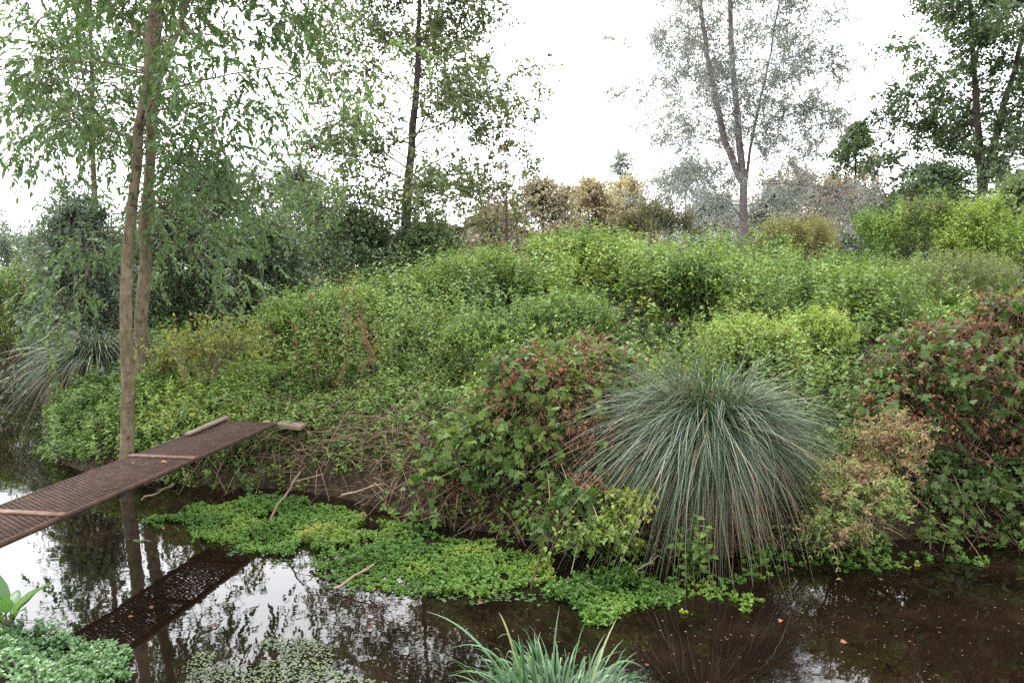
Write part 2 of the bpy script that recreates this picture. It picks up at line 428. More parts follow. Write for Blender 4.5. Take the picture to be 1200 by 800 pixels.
def stream_dist(x, y):
    """positive outside the water"""
    x = np.asarray(x, float); y = np.asarray(y, float)
    shp = x.shape
    x = x.ravel(); y = y.ravel()
    d2 = np.full(x.shape, 1e9)
    inside = np.zeros(x.shape, bool)
    n = len(POLY)
    for i in range(n):
        ax, ay = POLY[i]; bx, by = POLY[(i + 1) % n]
        ex, ey = bx - ax, by - ay
        t = np.clip(((x - ax) * ex + (y - ay) * ey) / (ex * ex + ey * ey), 0, 1)
        d2 = np.minimum(d2, (x - ax - t * ex) ** 2 + (y - ay - t * ey) ** 2)
        c = (ay > y) != (by > y)
        xi = ax + (y - ay) / (by - ay if by != ay else 1e-9) * ex
        inside ^= c & (x < xi)
    d = np.sqrt(d2)
    return np.where(inside, -d, d).reshape(shp)

RX = [-30, -12, -9, -6, -4, -2.2, -.6, 1.5, 4, 6, 8, 12, 30]
RZ = [.45, .5, .5, .6, .9, 1.2, 1.6, 1.8, 1.85, 1.4, 1.15, 1.0, .8]

def H(x, y):
    x = np.asarray(x, float); y = np.asarray(y, float)
    d = stream_dist(x, y)
    far = sstep(3.5, 5.5, y)
    bank = np.where(d < 0, np.maximum(d * 1.1, -.55), (.36 + .1 * vnoise(x, y, 2.0, 4)) * (1 - np.exp(-np.maximum(d, 0) / .28)))
    ridge = np.interp(x, RX, RZ) - .4
    start = 6.6 + .9 * sstep(-1, -4, x)
    prof = sstep(start - .8, 13.5, y) * (1 - .55 * sstep(15, 24, y)) * (1 - .5 * sstep(24, 60, y))
    z = bank + np.where(d > 0, ridge * prof * far, 0)
    z = z + np.where(d > 0.1, (vnoise(x, y, 1.1, 9) - .5) * .16 * np.clip(d, 0, 1), 0)
    z = z + np.where(d > 0, (vnoise(x, y, .33, 12) - .4) * .16 * sstep(0, .3, d) * sstep(2.5, 1.0, d), 0)
    return z

def grid_axis(lo, hi, step, far, n):
    core = np.arange(lo, hi + 1e-6, step)
    g = np.geomspace(step * 1.5, far, n)
    return np.concatenate([(lo - g)[::-1], core, hi + g])

gx = grid_axis(-12, 14, .12, 290, 32)
gy = grid_axis(-3, 22, .12, 290, 32)
GX, GY = np.meshgrid(gx, gy)
GZ = H(GX, GY)
nx, ny = len(gx), len(gy)
i = np.arange(ny - 1)[:, None] * nx + np.arange(nx - 1)[None, :]
Fq = np.stack([i, i + 1, i + nx + 1, i + nx], -1).reshape(-1, 4)
o = mesh_from('ground', np.stack([GX, GY, GZ], -1).reshape(-1, 3), Fq.ravel(), np.full(len(Fq), 4), ground_mat(), smooth=True)
tag(o, 'dark soil of the stream banks and the broad mound', kind='structure')

wv = np.array([(x, y, 0.0) for x, y in (
    (-70, 1.5), (-70, 22), (-15, 18), (-6, 15), (-2.5, 9), (2, 7), (14, 8), (70, 12), (70, 1.5))])
o = mesh_from('water', wv, np.arange(len(wv))[::-1], np.array([len(wv)]), water_mat())
tag(o, 'still brown stream water mirroring the white sky', kind='structure')

# ------------------------------------------------------------------ growth
UP = np.array((0, 0, 1.0))

def rvec(n, g=rng):
    return nrm(g.normal(size=(n, 3)))

def shoots(lv, S, D, L, grav, m, ll, lw, tint, t0=.15, droop=.25, out=.9, opposite=True, taper=.35, g=rng, normal_up=.9, jit=.35):
    """leafy shoots from S along D; leaves go into lv; returns stem polylines (K,6,3)"""
    K = len(S)
    L = np.broadcast_to(L, (K,)); grav = np.broadcast_to(grav, (K,))
    ll = np.broadcast_to(ll, (K,)); lw = np.broadcast_to(lw, (K,)); tint = np.broadcast_to(tint, (K,))
    D = nrm(D)
    def pos(t):
        return S[:, None, :] + D[:, None, :] * (L[:, None] * t)[..., None] - UP * (grav[:, None] * L[:, None] * t ** 2)[..., None]
    t = t0 + (1 - t0) * (np.arange(m)[None, :] + g.uniform(0, .8, (K, m))) / m
    P = pos(t)
    tg = nrm(D[:, None, :] - UP * (2 * grav[:, None] * t)[..., None])
    ref = nrm(np.broadcast_to(rvec(K, g)[:, None, :], P.shape) + .01)
    s1 = nrm(np.cross(tg, ref)); s2 = np.cross(tg, s1)
    ph = (np.arange(m) % 2)[None, :, None] * (math.pi / 2)
    side = s1 * np.cos(ph) + s2 * np.sin(ph)
    sz = (1 - taper * t) * g.uniform(.7, 1.2, (K, m))
    for sg in ((1, -1) if opposite else (1,)):
        if not opposite:
            sg = np.where((np.arange(m) % 2) == 0, 1, -1)[None, :, None]
        A = nrm(side * sg * out + tg * .45 - UP * droop + g.normal(size=P.shape) * jit)
        N = nrm(UP * normal_up + tg * .2 + g.normal(size=P.shape) * (jit + .1))
        tt = np.broadcast_to(tint[:, None], (K, m)) + g.normal(size=(K, m)) * .07
        lv.add(P.reshape(-1, 3), A.reshape(-1, 3), N.reshape(-1, 3), (ll[:, None] * sz).ravel(), (lw[:, None] * sz).ravel(), tt.ravel())
    return pos(np.broadcast_to(np.linspace(0, 1, 6)[None, :], (K, 6)))

def pinnate(lv, P, A, L, ll, lw, tint, pairs=4, g=rng):
    """hanging compound leaves: rachis start P, axis A, length L"""
    n = len(P)
    A = nrm(A)
    S = nrm(np.cross(A, UP) + g.normal(size=(n, 3)) * .15)
    for k in range(pairs):
        t = (k + 1.1) / (pairs + .6)
        Q = P + A * (L * t)[:, None] - UP * (L * .25 * t * t)[:, None]
        for s in (1, -1):
            ax = nrm(A * .65 + S * s * .8 - UP * .3 + g.normal(size=(n, 3)) * .18)
            nn = nrm(UP * .9 + S * s * .35 + g.normal(size=(n, 3)) * .25)
            sz = g.uniform(.75, 1.15, n)
            lv.add(Q, ax, nn, ll * sz, lw * sz, tint + g.normal(size=n) * .08)
    Q = P + A * L[:, None] * .95 - UP * (L * .25)[:, None]
    lv.add(Q, nrm(A * .7 - UP * .6), nrm(UP + g.normal(size=(n, 3)) * .3), ll * 1.05, lw, tint)
    t = np.linspace(0, 1, 4)[None, :, None]
    return P[:, None, :] + A[:, None, :] * L[:, None, None] * t - UP * (L[:, None, None] * .25 * t * t)

def spline(pts, n):
    pts = np.asarray(pts, float)
    s = np.concatenate([[0], np.cumsum(np.linalg.norm(np.diff(pts, axis=0), axis=1))])
    s /= s[-1]
    q = np.linspace(0, 1, n)
    out = np.stack([np.interp(q, s, pts[:, k]) for k in range(3)], -1)
    for _ in range(2):
        out[1:-1] = out[1:-1] * .5 + (out[:-2] + out[2:]) * .25
    return out

def tree(name, label, cat, stems, r0, leafmat, barkmat, seed, limbs=26, t0=.25, reach=2.0, elev=(25, 55), sub=7, twigs=5,
         twig_len=.5, leaf=(.08, .05), nodes=6, sag=.1, kind='simple', tmpl=T_QUAD, shape=None, group=None, tint=.5, rtip=.12, hang=.2, sublen=.45, sides=8, azim=None, fork=.8, limbr=.42):
    """stems: list of trunk polylines (world points, base first)"""
    g = np.random.default_rng(seed)
    base = np.asarray(stems[0][0], float)
    root = thing(name, label, cat, base, group)
    tk, br, lv = Tubes(), Tubes(), Leaves()
    shape = shape or (lambda t: math.sin(math.pi * min(1, .18 + t * .82)) ** .7)
    Ss, Ds, Ls = [], [], []
    for si, st in enumerate(stems):
        pl = spline(st, 18)
        pl[1:] += g.normal(size=(17, 3)) * r0 * .12
        k = 1.0 if si == 0 else (fork if isinstance(fork, float) else fork[si - 1])
        tk.add(pl, r0 * k, r0 * rtip * k, sides + 2, power=1.1)
        if si == 0:                                            # root flare
            tk.add(np.stack([base - UP * .12, base + UP * .04, base * .75 + pl[1] * .25, base * .3 + pl[1] * .7]), r0 * 1.5, r0 * .97, sides + 2, power=.6)
        n_l = max(4, int(limbs * min(1, np.linalg.norm(pl[-1] - pl[0]) / np.linalg.norm(np.asarray(stems[0][-1]) - base))))
        for i in range(n_l):
            t = t0 + (1 - t0) * (i + g.uniform(0, 1)) / n_l
            fi = t * 17
            i0 = min(int(fi), 16)
            p = pl[i0] + (pl[i0 + 1] - pl[i0]) * (fi - i0)
            az = i * 2.4 + g.normal() * .4 + seed if azim is None else azim(g)
            el = R(elev[0] + (elev[1] - elev[0]) * t + g.normal() * 10)
            L = reach * shape((t - t0) / (1 - t0)) * g.uniform(.65, 1.15)
            if L < .15: continue
            d = np.array((math.cos(az) * math.cos(el), math.sin(az) * math.cos(el), math.sin(el)))
            q = np.linspace(0, 1, 7)[:, None]
            bend = g.normal(size=3) * .12
            lp = p + d * L * q - UP * sag * L * q ** 2 + bend * L * q ** 2
            rl = r0 * k * (1 - t * .85) * limbr * min(1, .35 + L / max(reach, .1) * .6)
            br.add(lp, rl, rl * .18, 5)
            for j in range(sub):
                u = .22 + .78 * (j + g.uniform(0, 1)) / sub
                f2 = u * 6; j0 = min(int(f2), 5)
                sp = lp[j0] + (lp[j0 + 1] - lp[j0]) * (f2 - j0)
                sdir = nrm(d * .8 + rvec(1, g)[0] * .85 + UP * .15)
                sl = L * sublen * (1.1 - .55 * u) * g.uniform(.6, 1.2)
                w = np.linspace(0, 1, 5)[:, None]
                spl = sp + sdir * sl * w - UP * sag * 1.2 * sl * w ** 2
                br.add(spl, rl * .38, rl * .12, 4)
                for _ in range(twigs):
                    x = g.uniform(.15, 1)
                    f3 = x * 4; k0 = min(int(f3), 3)
                    Ss.append(spl[k0] + (spl[k0 + 1] - spl[k0]) * (f3 - k0))
                    Ds.append(sdir * .7 + rvec(1, g)[0] * .9 - UP * hang)
                    Ls.append(twig_len * g.uniform(.5, 1.2))
    S = np.array(Ss); D = nrm(np.array(Ds)); L = np.array(Ls)
    tn = tint + (vnoise3(S, reach * .35, seed) - .5) * .5
    if kind == 'pinnate':
        K = len(S); m = nodes
        for j in range(m):
            t = (j + 1) / m
            P = S + D * (L * t)[:, None] - UP * (L * .2 * t * t)[:, None]
            A = nrm(D * .5 + rvec(K, g) * .75 - UP * .35)
            rl = pinnate(lv, P, A, leaf[2] * g.uniform(.7, 1.2, K), leaf[0], leaf[1], tn, 4, g)
            br.add(rl, .0016, .0008, 3)
        w = np.linspace(0, 1, 4)[None, :, None]
        br.add(S[:, None] + D[:, None] * L[:, None, None] * w - UP * (L[:, None, None] * .2 * w * w), .004, .0015, 3)
    else:
        pl = shoots(lv, S, D, L, .2, nodes, leaf[0], leaf[1], tn, opposite=False, droop=.35, g=g, normal_up=.6, jit=.5)
        br.add(pl[:, ::2], .004 + .002 * r0 / .1, .0015, 3)
    tk.build('trunk', M[barkmat], root)
    br.build('branches', M[barkmat], root)
    lv.build('crown', M[leafmat], root, tmpl)
    return root

def bush(name, label, cat, ells, leafmat, seed, n=400, leaf=(.06, .035), nodes=9, slen=(.2, .5), grav=.15, tmpl=T_QUAD, stem='greenstem', up=.5,
         group=None, tint=.5, extra=None, opposite=True, droop=.25, stems=40, lump=.5, depth=.5, base=None, stemr=.003, clumptint=.6, lscale=.55, foliage='foliage'):
    """ells: list of (center, radii). extra: list of (part name, material, template, share, leaf, tint)"""
    g = np.random.default_rng(seed)
    ells = [(np.asarray(c, float), np.asarray(r, float)) for c, r in ells]
    c0 = ells[0][0]
    zb = float(H(np.array([c0[0]]), np.array([c0[1]]))[0])
    base = np.array((c0[0], c0[1], max(0.0, zb))) if base is None else np.array((base[0], base[1], float(H(np.array([base[0]]), np.array([base[1]]))[0])))
    root = thing(name, label, cat, base, group)
    area = np.array([r[0] * r[1] + r[1] * r[2] + r[0] * r[2] for _, r in ells])
    def pts(k):
        w = g.choice(len(ells), size=k, p=area / area.sum())
        Cc = np.array([e[0] for e in ells])[w]; Rr = np.array([e[1] for e in ells])[w]
        d = rvec(k, g)
        d[:, 2] = np.where(d[:, 2] < -.35, -d[:, 2], d[:, 2])
        r = 1 + lump * 2 * (vnoise3(Cc + d * Rr, lscale * float(np.mean(Rr)), seed) - .5)
        P = Cc + d * Rr * (r * (1 - depth * g.uniform(0, 1, k) ** 1.3))[:, None]
        keep = np.ones(k, bool)
        for e, (c, rr) in enumerate(ells):
            q = np.linalg.norm((P - c) / rr, axis=1)
            keep &= ~((q < .62) & (w != e))
        hz = H(P[:, 0], P[:, 1])
        keep &= P[:, 2] > np.maximum(hz, 0) + .02
        return P[keep], nrm(d / Rr)[keep]
    st = Tubes()
    parts = [(foliage, leafmat, tmpl, 1.0, leaf, tint)] + (extra or [])
    for pi, (pn, mt, tm, share, lf, tn) in enumerate(parts):
        P, N = pts(int(n * share))
        if pi > 0:                                            # withered parts sit in patches
            f = vnoise3(P, .35, seed + 40 + pi) + (.35 * (P[:, 2] - P[:, 2].mean()) if pn == 'withered_leaves' else 0)
            keep = f > np.quantile(f, .45)
            P, N = P[keep], N[keep]
        elif extra:
            f = vnoise3(P, .35, seed + 41)
            keep = f < np.quantile(f, .85)
            P, N = P[keep], N[keep]
        K = len(P)
        if K == 0: continue
        D = nrm(N * .8 + UP * up + rvec(K, g) * .6)
        L = slen[0] + (slen[1] * 1.25 - slen[0]) * g.uniform(0, 1, K) ** 2
        sp = g.uniform(0, 1, K) < .13
        L = np.where(sp, L * 2.0, L); D = nrm(D + UP * np.where(sp, up * .9, 0)[:, None])
        lv = Leaves()
        tt = tn + (vnoise3(P, .4, seed + 3 + pi) - .5) * clumptint
        pl = shoots(lv, P - D * (L * .5)[:, None], D, L, grav, nodes, lf[0], lf[1], tt, opposite=opposite, droop=droop, g=g)
        st.add(pl[:, ::2], stemr, stemr * .4, 3, g.uniform(0, 1, K))
        lv.build(pn, M[mt], root, tm)
    # main stems from the root out into the bush
    P, N = pts(stems)
    q = np.linspace(0, 1, 6)[None, :, None]
    B = base + g.normal(size=(len(P), 3)) * np.array((.12, .12, 0)) * float(np.mean(ells[0][1]))
    B[:, 2] = np.maximum(H(B[:, 0], B[:, 1]), -.1) - .03
    mid = (B + P) / 2 + UP * .25 * np.linalg.norm(P - B, axis=1)[:, None]
    pl = B[:, None] * (1 - q) ** 2 + 2 * mid[:, None] * q * (1 - q) + P[:, None] * q ** 2
    st.add(pl, stemr * 2.2, stemr, 4, g.uniform(0, 1, len(P)))
    st.build('stems', M[stem], root)
    return root

def blade_mesh(name, S, D, L, grav, w, tint, mat, parent, m=9, wild=.07, g=rng):
    """grass blades: flat strips that arch under their weight"""
    K = len(S)
    D = nrm(D)
    t = np.linspace(0, 1, m)[None, :, None]
    L = np.broadcast_to(L, (K,))[:, None, None]; grav = np.broadcast_to(grav, (K,))[:, None, None]
    flat = nrm(D * np.array((1, 1, 0)) + 1e-6)
    # arc: horizontal progress keeps on, vertical falls away
    P = S[:, None] + D[:, None] * (L * t) - UP * (grav * L * t ** 2.2) + flat[:, None] * (L * .08 * t ** 2)
    P += (g.normal(size=(K, 1, 3)) * wild * L) * t ** 2
    tg = nrm(np.gradient(P, axis=1))
    side = nrm(np.cross(tg, UP + g.normal(size=(K, 1, 3)) * .35))
    ww = np.broadcast_to(w, (K,))[:, None, None] * (np.minimum(1, .55 + t * 2) * (1 - t ** 3) + .06) * .5
    V = np.stack([P - side * ww, P + side * ww], 2).reshape(-1, 3)
    b = np.arange(K)[:, None] * (m * 2) + np.arange(m - 1)[None, :] * 2
    Fq = np.stack([b, b + 1, b + 3, b + 2], -1).reshape(-1, 4)
    tt = np.repeat(np.broadcast_to(tint, (K,)), m * 2)
    return mesh_from(name, V, Fq.ravel(), np.full(len(Fq), 4), mat, parent, tt, smooth=True)

# ------------------------------------------------------------------ ground cover of the mound (stuff)
def cover(name, label, mat, n, xr, yr, hfun, leaf, nodes, seed, tmpl=T_QUAD, dens=None, lean=.25, tint=.5, droop=.3, stem='greenstem', grav=.12, t0=.2, mind=.12, spread=.5, up=None, stemr=.003, opposite=True, out=.9, stemshow=1.0):
    g = np.random.default_rng(seed)
    x = g.uniform(*xr, n); y = g.uniform(*yr, n)
    d = stream_dist(x, y)
    k = d > mind
    if dens is not None: k &= g.uniform(0, 1, n) < dens(x, y)
    x, y = x[k], y[k]
    z = H(x, y)
    K = len(x)
    h = hfun(x, y) * g.uniform(.7, 1.2, K)
    S = np.stack([x, y, z - .02], -1)
    D = nrm(UP + g.normal(size=(K, 3)) * np.array((lean, lean, .05)))
    lv = Leaves()
    dist = np.hypot(x, y)
    sc = np.clip(dist / 10, .85, 1.8) if up is None else up
    tt = tint + (vnoise(x, y, 1.6, seed + 1) - .5) * spread + (vnoise(x, y, .5, seed + 2) - .5) * spread * .8
    pl = shoots(lv, S, D, h, grav, nodes, leaf[0] * sc, leaf[1] * sc, tt, t0=t0, droop=droop, g=g, opposite=opposite, out=out, jit=.27)
    o = lv.build(name, M[mat], None, tmpl)
    tag(o, label, 'plants', kind='stuff')
    st = Tubes()
    ks = g.uniform(0, 1, K) < stemshow
    st.add(pl[ks][:, ::2], stemr, stemr * .5, 3, g.uniform(0, 1, K)[ks])
    s = st.build('stems', M[stem], None)
    s.parent = o
    return o

def gap(x, y):
    return np.minimum(np.abs(vnoise(x, y, 1.25, 23) - .5), np.abs(vnoise(x, y, .8, 24) - .5) + .03)

def mound_h(x, y):
    lump = vnoise(x, y, 1.5, 21) * .6 + vnoise(x, y, .6, 22) * .4
    base = .08 + .95 * sstep(.32, .75, lump)
    edge = sstep(.1, 1.6, stream_dist(x, y))
    base = base * (.3 + .7 * sstep(.02, .13, gap(x, y)))
    return base * (.35 + .65 * edge) * (.45 + .55 * sstep(-5, -1.5, x + .2 * (y - 9)))

cover('nettles', 'mixed green nettles covering the broad mound', 'nettle', 15500, (-6.5, 13), (6.4, 18), mound_h, (.085, .046), 9, 31, tint=.55,
      dens=lambda x, y: np.clip(.25 + 1.1 * vnoise(x, y, 1.8, 55), 0, 1) * (.25 + .75 * sstep(.02, .09, gap(x, y))), spread=.75)
cover('bedstraw', 'pale yellow green bedstraw sprawling between the nettles on the mound', 'bedstraw', 13000, (-5, 13), (7, 17.5), lambda x, y: mound_h(x, y) * 1.1 + .08, (.055, .024), 11, 32,
      dens=lambda x, y: np.clip(1.5 * (vnoise(x, y, 1.4, 57) - .25), 0, 1) * (.2 + .8 * sstep(.02, .09, gap(x, y))), lean=.5, tint=.5, spread=.75)
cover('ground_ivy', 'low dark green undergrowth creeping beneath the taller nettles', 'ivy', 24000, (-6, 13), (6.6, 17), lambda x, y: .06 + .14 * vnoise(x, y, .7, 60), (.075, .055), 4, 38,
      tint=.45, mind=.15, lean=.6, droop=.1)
cover('low_herbs', 'small low green herbs on the flat bank beyond the bridge', 'nettle', 5200, (-4.6, .2), (7.4, 11), lambda x, y: .06 + .22 * vnoise(x, y, .8, 61), (.055, .032), 5, 33,
      tint=.62, mind=.2, up=1.0, tmpl=T_LEAF)
cover('meadow_growth', 'rank green growth on the flat ground behind the mound', 'nettle', 9000, (-28, 34), (17, 40), lambda x, y: .3 + .5 * vnoise(x, y, 2, 63), (.16, .09), 6, 34, tint=.5, up=1.3)
cover('far_bank_growth', 'green nettles and weeds on the far side of the left channel', 'nettle', 4200, (-16, -4.6), (9, 19), lambda x, y: np.where(y < 12.3, .25, .35) + np.where(y < 12.3, .2, .7) * vnoise(x, y, 1.2, 64), (.09, .048), 10, 35, tint=.45, up=1.2,
      dens=lambda x, y: np.where((y > 13) | (x > -7.4), 1.0, .3) * (np.hypot(x + 5.2, y - 10.2) > .75))
cover('spit_weeds', 'leafy weeds around the foot of the leaning ash trunks', 'nettle', 2600, (-6.2, -2.6), (7.0, 9.6), lambda x, y: .12 + np.where(x < -4.2, .16, .36) * vnoise(x, y, .7, 65), (.065, .036), 8, 36, tint=.55, mind=.02, up=1.0, tmpl=T_LEAF)
cover('bank_weeds', 'sparse green weeds clinging to the brown bank edge', 'nettle', 21000, (-6.2, 5), (5.2, 10.5), lambda x, y: .08 + .3 * vnoise(x, y, .6, 66) ** 1.5, (.055, .034), 6, 37, tint=.45, mind=-.08, up=1.0, tmpl=T_LEAF,
      dens=lambda x, y: np.clip(1.8 * (vnoise(x, y, .6, 67) - .18), 0, 1) * (stream_dist(x, y) < np.where(x < -3, .5, 1.3)), lean=.45)

# dead stems and litter on the slope above the water
g = np.random.default_rng(71)
n = 12000
x = g.uniform(-3.3, 5.0, n); y = g.uniform(5.4, 8.6, n)
d = stream_dist(x, y)
k = (d > -.02) & (d < 1.5) & (g.uniform(0, 1, n) < np.clip(1.2 - np.abs(d - .5), .2, 1))
x, y = x[k], y[k]
S = np.stack([x, y, H(x, y) + g.uniform(0, .10, len(x))], -1)
D = nrm(np.stack([g.normal(size=len(x)), g.normal(size=len(x)) - .5, g.normal(size=len(x)) * .35 + .1], -1))
q = np.linspace(0, 1, 4)[None, :, None]
L = g.uniform(.12, .6, len(x))[:, None, None]
st = Tubes()
st.add(S[:, None] + D[:, None] * L * q - UP * (L * .25 * q * q), g.uniform(.0015, .006, len(x)), .0012, 3, g.uniform(0, 1, len(x)))
tag(st.build('dead_stems', M['drystem']), 'tangle of dry brown dead stems on the bank slope', 'plants', kind='stuff')
n = 16000
x = g.uniform(-5, 5, n); y = g.uniform(5.2, 9, n)
d = stream_dist(x, y); k = (d > -.05) & (d < 1.8)
x, y = x[k], y[k]
lv = Leaves()
A = rvec(len(x), g) * np.array((1, 1, .3))
lv.add(np.stack([x, y, H(x, y) + g.uniform(.005, .05, len(x))], -1), A, UP + g.normal(size=(len(x), 3)) * .4, g.uniform(.03, .07, len(x)), g.uniform(.015, .035, len(x)), g.uniform(.1, .9, len(x)))
tag(lv.build('leaf_litter', M['litter'], None, T_QUAD), 'dry brown leaf litter lying on the bank', 'leaves', kind='stuff')

# watercress mats
def mat_poly(pix, z=.03):
    return np.array([on_level(u, v, z)[:2] for u, v in pix])
def in_poly(x, y, P):
    ins = np.zeros(x.shape, bool)
    for i in range(len(P)):
        ax, ay = P[i]; bx, by = P[(i + 1) % len(P)]
        c = (ay > y) != (by > y)
        xi = ax + (y - ay) / (by - ay if by != ay else 1e-9) * (bx - ax)
        ins ^= c & (x < xi)
    return ins

def cress(name, label, pix, n, h, leaf, mat, seed, tmpl=T_ROUND, holes=.25, flat=False):
    g = np.random.default_rng(seed)
    P = mat_poly(pix)
    lo, hi = P.min(0) - .05, P.max(0) + .05
    x = g.uniform(lo[0], hi[0], n); y = g.uniform(lo[1], hi[1], n)
    wx = x + (vnoise(x, y, .25, seed) - .5) * .3; wy = y + (vnoise(x, y, .25, seed + 1) - .5) * .3
    k = in_poly(wx, wy, P) & (vnoise(x, y, .28, seed + 2) * .7 + vnoise(x, y, .1, seed + 3) * .3 > holes)
    x, y = x[k], y[k]
    zz = np.maximum(H(x, y), 0)
    hh = h * (.15 + 1.5 * vnoise(x, y, .35, seed + 4) ** 1.5) * g.uniform(.6, 1.2, len(x))
    lv = Leaves()
    if flat:                                                       # leaves lying on the water film
        K = len(x)
        A = rvec(K, g) * np.array((1, 1, .04))
        lv.add(np.stack([x, y, zz + g.uniform(.003, .009, K)], -1), A, UP + g.normal(size=(K, 3)) * .07, leaf[0] * g.uniform(.6, 1.2, K), leaf[1] * g.uniform(.6, 1.2, K), .5 + (vnoise(x, y, .3, seed + 5) - .5) * .7)
        o = lv.build(name, M[mat], None, tmpl)
        return tag(o, label, 'plants', kind='stuff')
    S = np.stack([x, y, zz - .01], -1)
    pl = shoots(lv, S, UP + g.normal(size=(len(x), 3)) * .35, hh, .1, 4, leaf[0], leaf[1], .5 + (vnoise(x, y, .3, seed + 5) - .5) * 1.1, t0=.35, droop=-.05, g=g, jit=.3, normal_up=1.2)
    o = lv.build(name, M[mat], None, tmpl)
    tag(o, label, 'plants', kind='stuff')
    return o
cress('watercress', 'bright green watercress carpet along the bank below the bridge',
      [(175, 602), (240, 585), (330, 583), (420, 592), (520, 622), (600, 640), (640, 668), (600, 690), (520, 690), (450, 690), (400, 672), (330, 652), (250, 632), (190, 622)], 8600, .075, (.031, .023), 'cress', 81, holes=.31)
cress('watercress', 'green watercress patch floating below the vine thicket',
      [(640, 692), (690, 672), (760, 672), (795, 690), (770, 716), (700, 722)], 1300, .10, (.034, .025), 'cress', 82, holes=.33)
cress('watercress', 'loose darker watercress scraps at the foot of the big tussock',
      [(770, 700), (800, 672), (880, 672), (905, 690), (870, 720), (800, 740)], 600, .05, (.032, .024), 'cress', 83, holes=.58)
cress('starwort', 'flat green starwort floating along the edge of the watercress',
      [(160, 622), (260, 640), (340, 655), (420, 690), (520, 700), (620, 705), (640, 690), (500, 676), (380, 650), (250, 625)], 5200, .012, (.03, .02), 'starwort', 84, holes=.45, flat=True)
cress('duckweed', 'pale green duckweed film on the water near the bottom edge',
      [(190, 800), (230, 760), (300, 745), (380, 752), (440, 780), (460, 830), (180, 830)], 4200, .008, (.015, .012), 'duckweed', 85, holes=.42, flat=True)
cress('brooklime', 'dense small leaved brooklime covering the near left bank',
      [(-120, 690), (0, 738), (60, 742), (110, 768), (165, 800), (210, 860), (-100, 900)], 6400, .11, (.036, .024), 'brooklime', 86, T_LEAF, holes=.05)
cress('bank_herbs', 'small green herbs along the foot of the far bank to the right',
      [(840, 690), (900, 660), (1000, 662), (1200, 650), (1300, 650), (1200, 640), (1000, 640), (850, 650)], 900, .08, (.035, .024), 'cress', 87, holes=.45)
cress('floating_debris', 'tiny flecks of seed and leaf floating on the dark water',
      [(440, 720), (640, 715), (860, 690), (1230, 670), (1230, 830), (300, 830), (300, 780)], 420, .004, (.016, .008), 'litter', 88, holes=.3, flat=True)
# near bank turf behind and beside the camera
g = np.random.default_rng(91)
n = 9000
x = g.uniform(-8, 8, n); y = g.uniform(-1.5, 3.0, n)
k = (stream_dist(x, y) > .12) & (np.hypot(x, y) > .7)
x, y = x[k], y[k]
o = blade_mesh('turf', np.stack([x, y, H(x, y) - .01], -1), UP + g.normal(size=(len(x), 3)) * .5, g.uniform(.1, .25, len(x)), g.uniform(.1, .5, len(x)), .006, g.uniform(0, 1, len(x)), M['grass'], None, 5, g=g)
tag(o, 'rough green grass on the near bank', 'grass', kind='stuff')

# ------------------------------------------------------------------ footbridge
def bridge():
    z = .55
    a = np.array((-2.42, 7.28, z)); b = np.array((-3.12, 2.9, z))         # centre line far end -> near end
    ax = nrm(b - a); L = float(np.linalg.norm(b - a))
    sx = np.array((-ax[1], ax[0], 0)); sx = sx if sx[0] > 0 else -sx
    W = .25
    root = thing('footbridge', 'narrow rusty iron mesh footbridge crossing the stream at left', 'footbridge', (a[0], a[1], z))
    joints = [0.0, 1.40, 2.78, 4.1, L]
    pitch, run = .036, .30
    for p in range(4):                                                     # expanded metal: two families of slanting strands
        s0, s1 = joints[p] + .004, joints[p + 1] - .004
        it = []
        n0 = int((s1 - s0 + run) / pitch)
        for k in range(n0):
            for fam in (0, 1):
                st0 = s0 - run + k * pitch
                lo, hi = max(s0, st0), min(s1, st0 + run)
                if hi - lo < .01: continue
                f0, f1 = (lo - st0) / run * 2 - 1, (hi - st0) / run * 2 - 1
                if fam: f0, f1 = -f0, -f1
                p0 = a + ax * lo + sx * f0 * W; p1 = a + ax * hi + sx * f1 * W
                dv = (p1 - p0) / 2
                sdv = nrm(np.cross(dv, UP))
                it.append(((p0 + p1) / 2 + UP * (.0012 if fam else 0), (dv, sdv * .0042, UP * .0035)))
        boxes('mesh_panel', it, M['rust'], root)
    for s in (-1, 1):
        boxes('side_rail', [(a + ax * L / 2 + sx * s * (W + .006) - UP * .008, (ax * L / 2, sx * .005, UP * .016)),
                            (a + ax * L / 2 + sx * s * (W - .014) - UP * .0225, (ax * L / 2, sx * .016, UP * .0028))], M['rust'], root)
    for s in joints[1:4]:
        boxes('cross_bar', [(a + ax * s + UP * .011, (ax * .026, sx * (W + .02), UP * .0055))], M['rustlight'], root)
    for s in (.16, .5, .84):
        boxes('bearer', [(a + ax * L * s - UP * .036, (ax * .02, sx * W, UP * .010))], M['rust'], root)
bridge()
def plank(name, label, p, q, w, t, mat, cat):
    p, q = np.array(p, float), np.array(q, float)
    ax = (q - p) / 2
    sd_ = nrm(np.cross(ax, UP))
    root = thing(name, label, cat, (p + q) / 2)
    o = boxes('board', [((p + q) / 2, (ax, sd_ * w / 2, nrm(np.cross(sd_, ax)) * t / 2))], M[mat], root)
    md = o.modifiers.new('bevel', 'BEVEL'); md.width = .004; md.segments = 2
    return root
plank('plank', 'pale weathered plank along the far left edge of the footbridge', (-2.745, 6.62, .575), (-2.66, 7.36, .585), .05, .022, 'wood', 'plank')
plank('plank', 'short wooden board set in the bank where the footbridge ends', (-2.2, 7.40, .505), (-1.95, 7.37, .49), .2, .04, 'darkwood', 'plank')

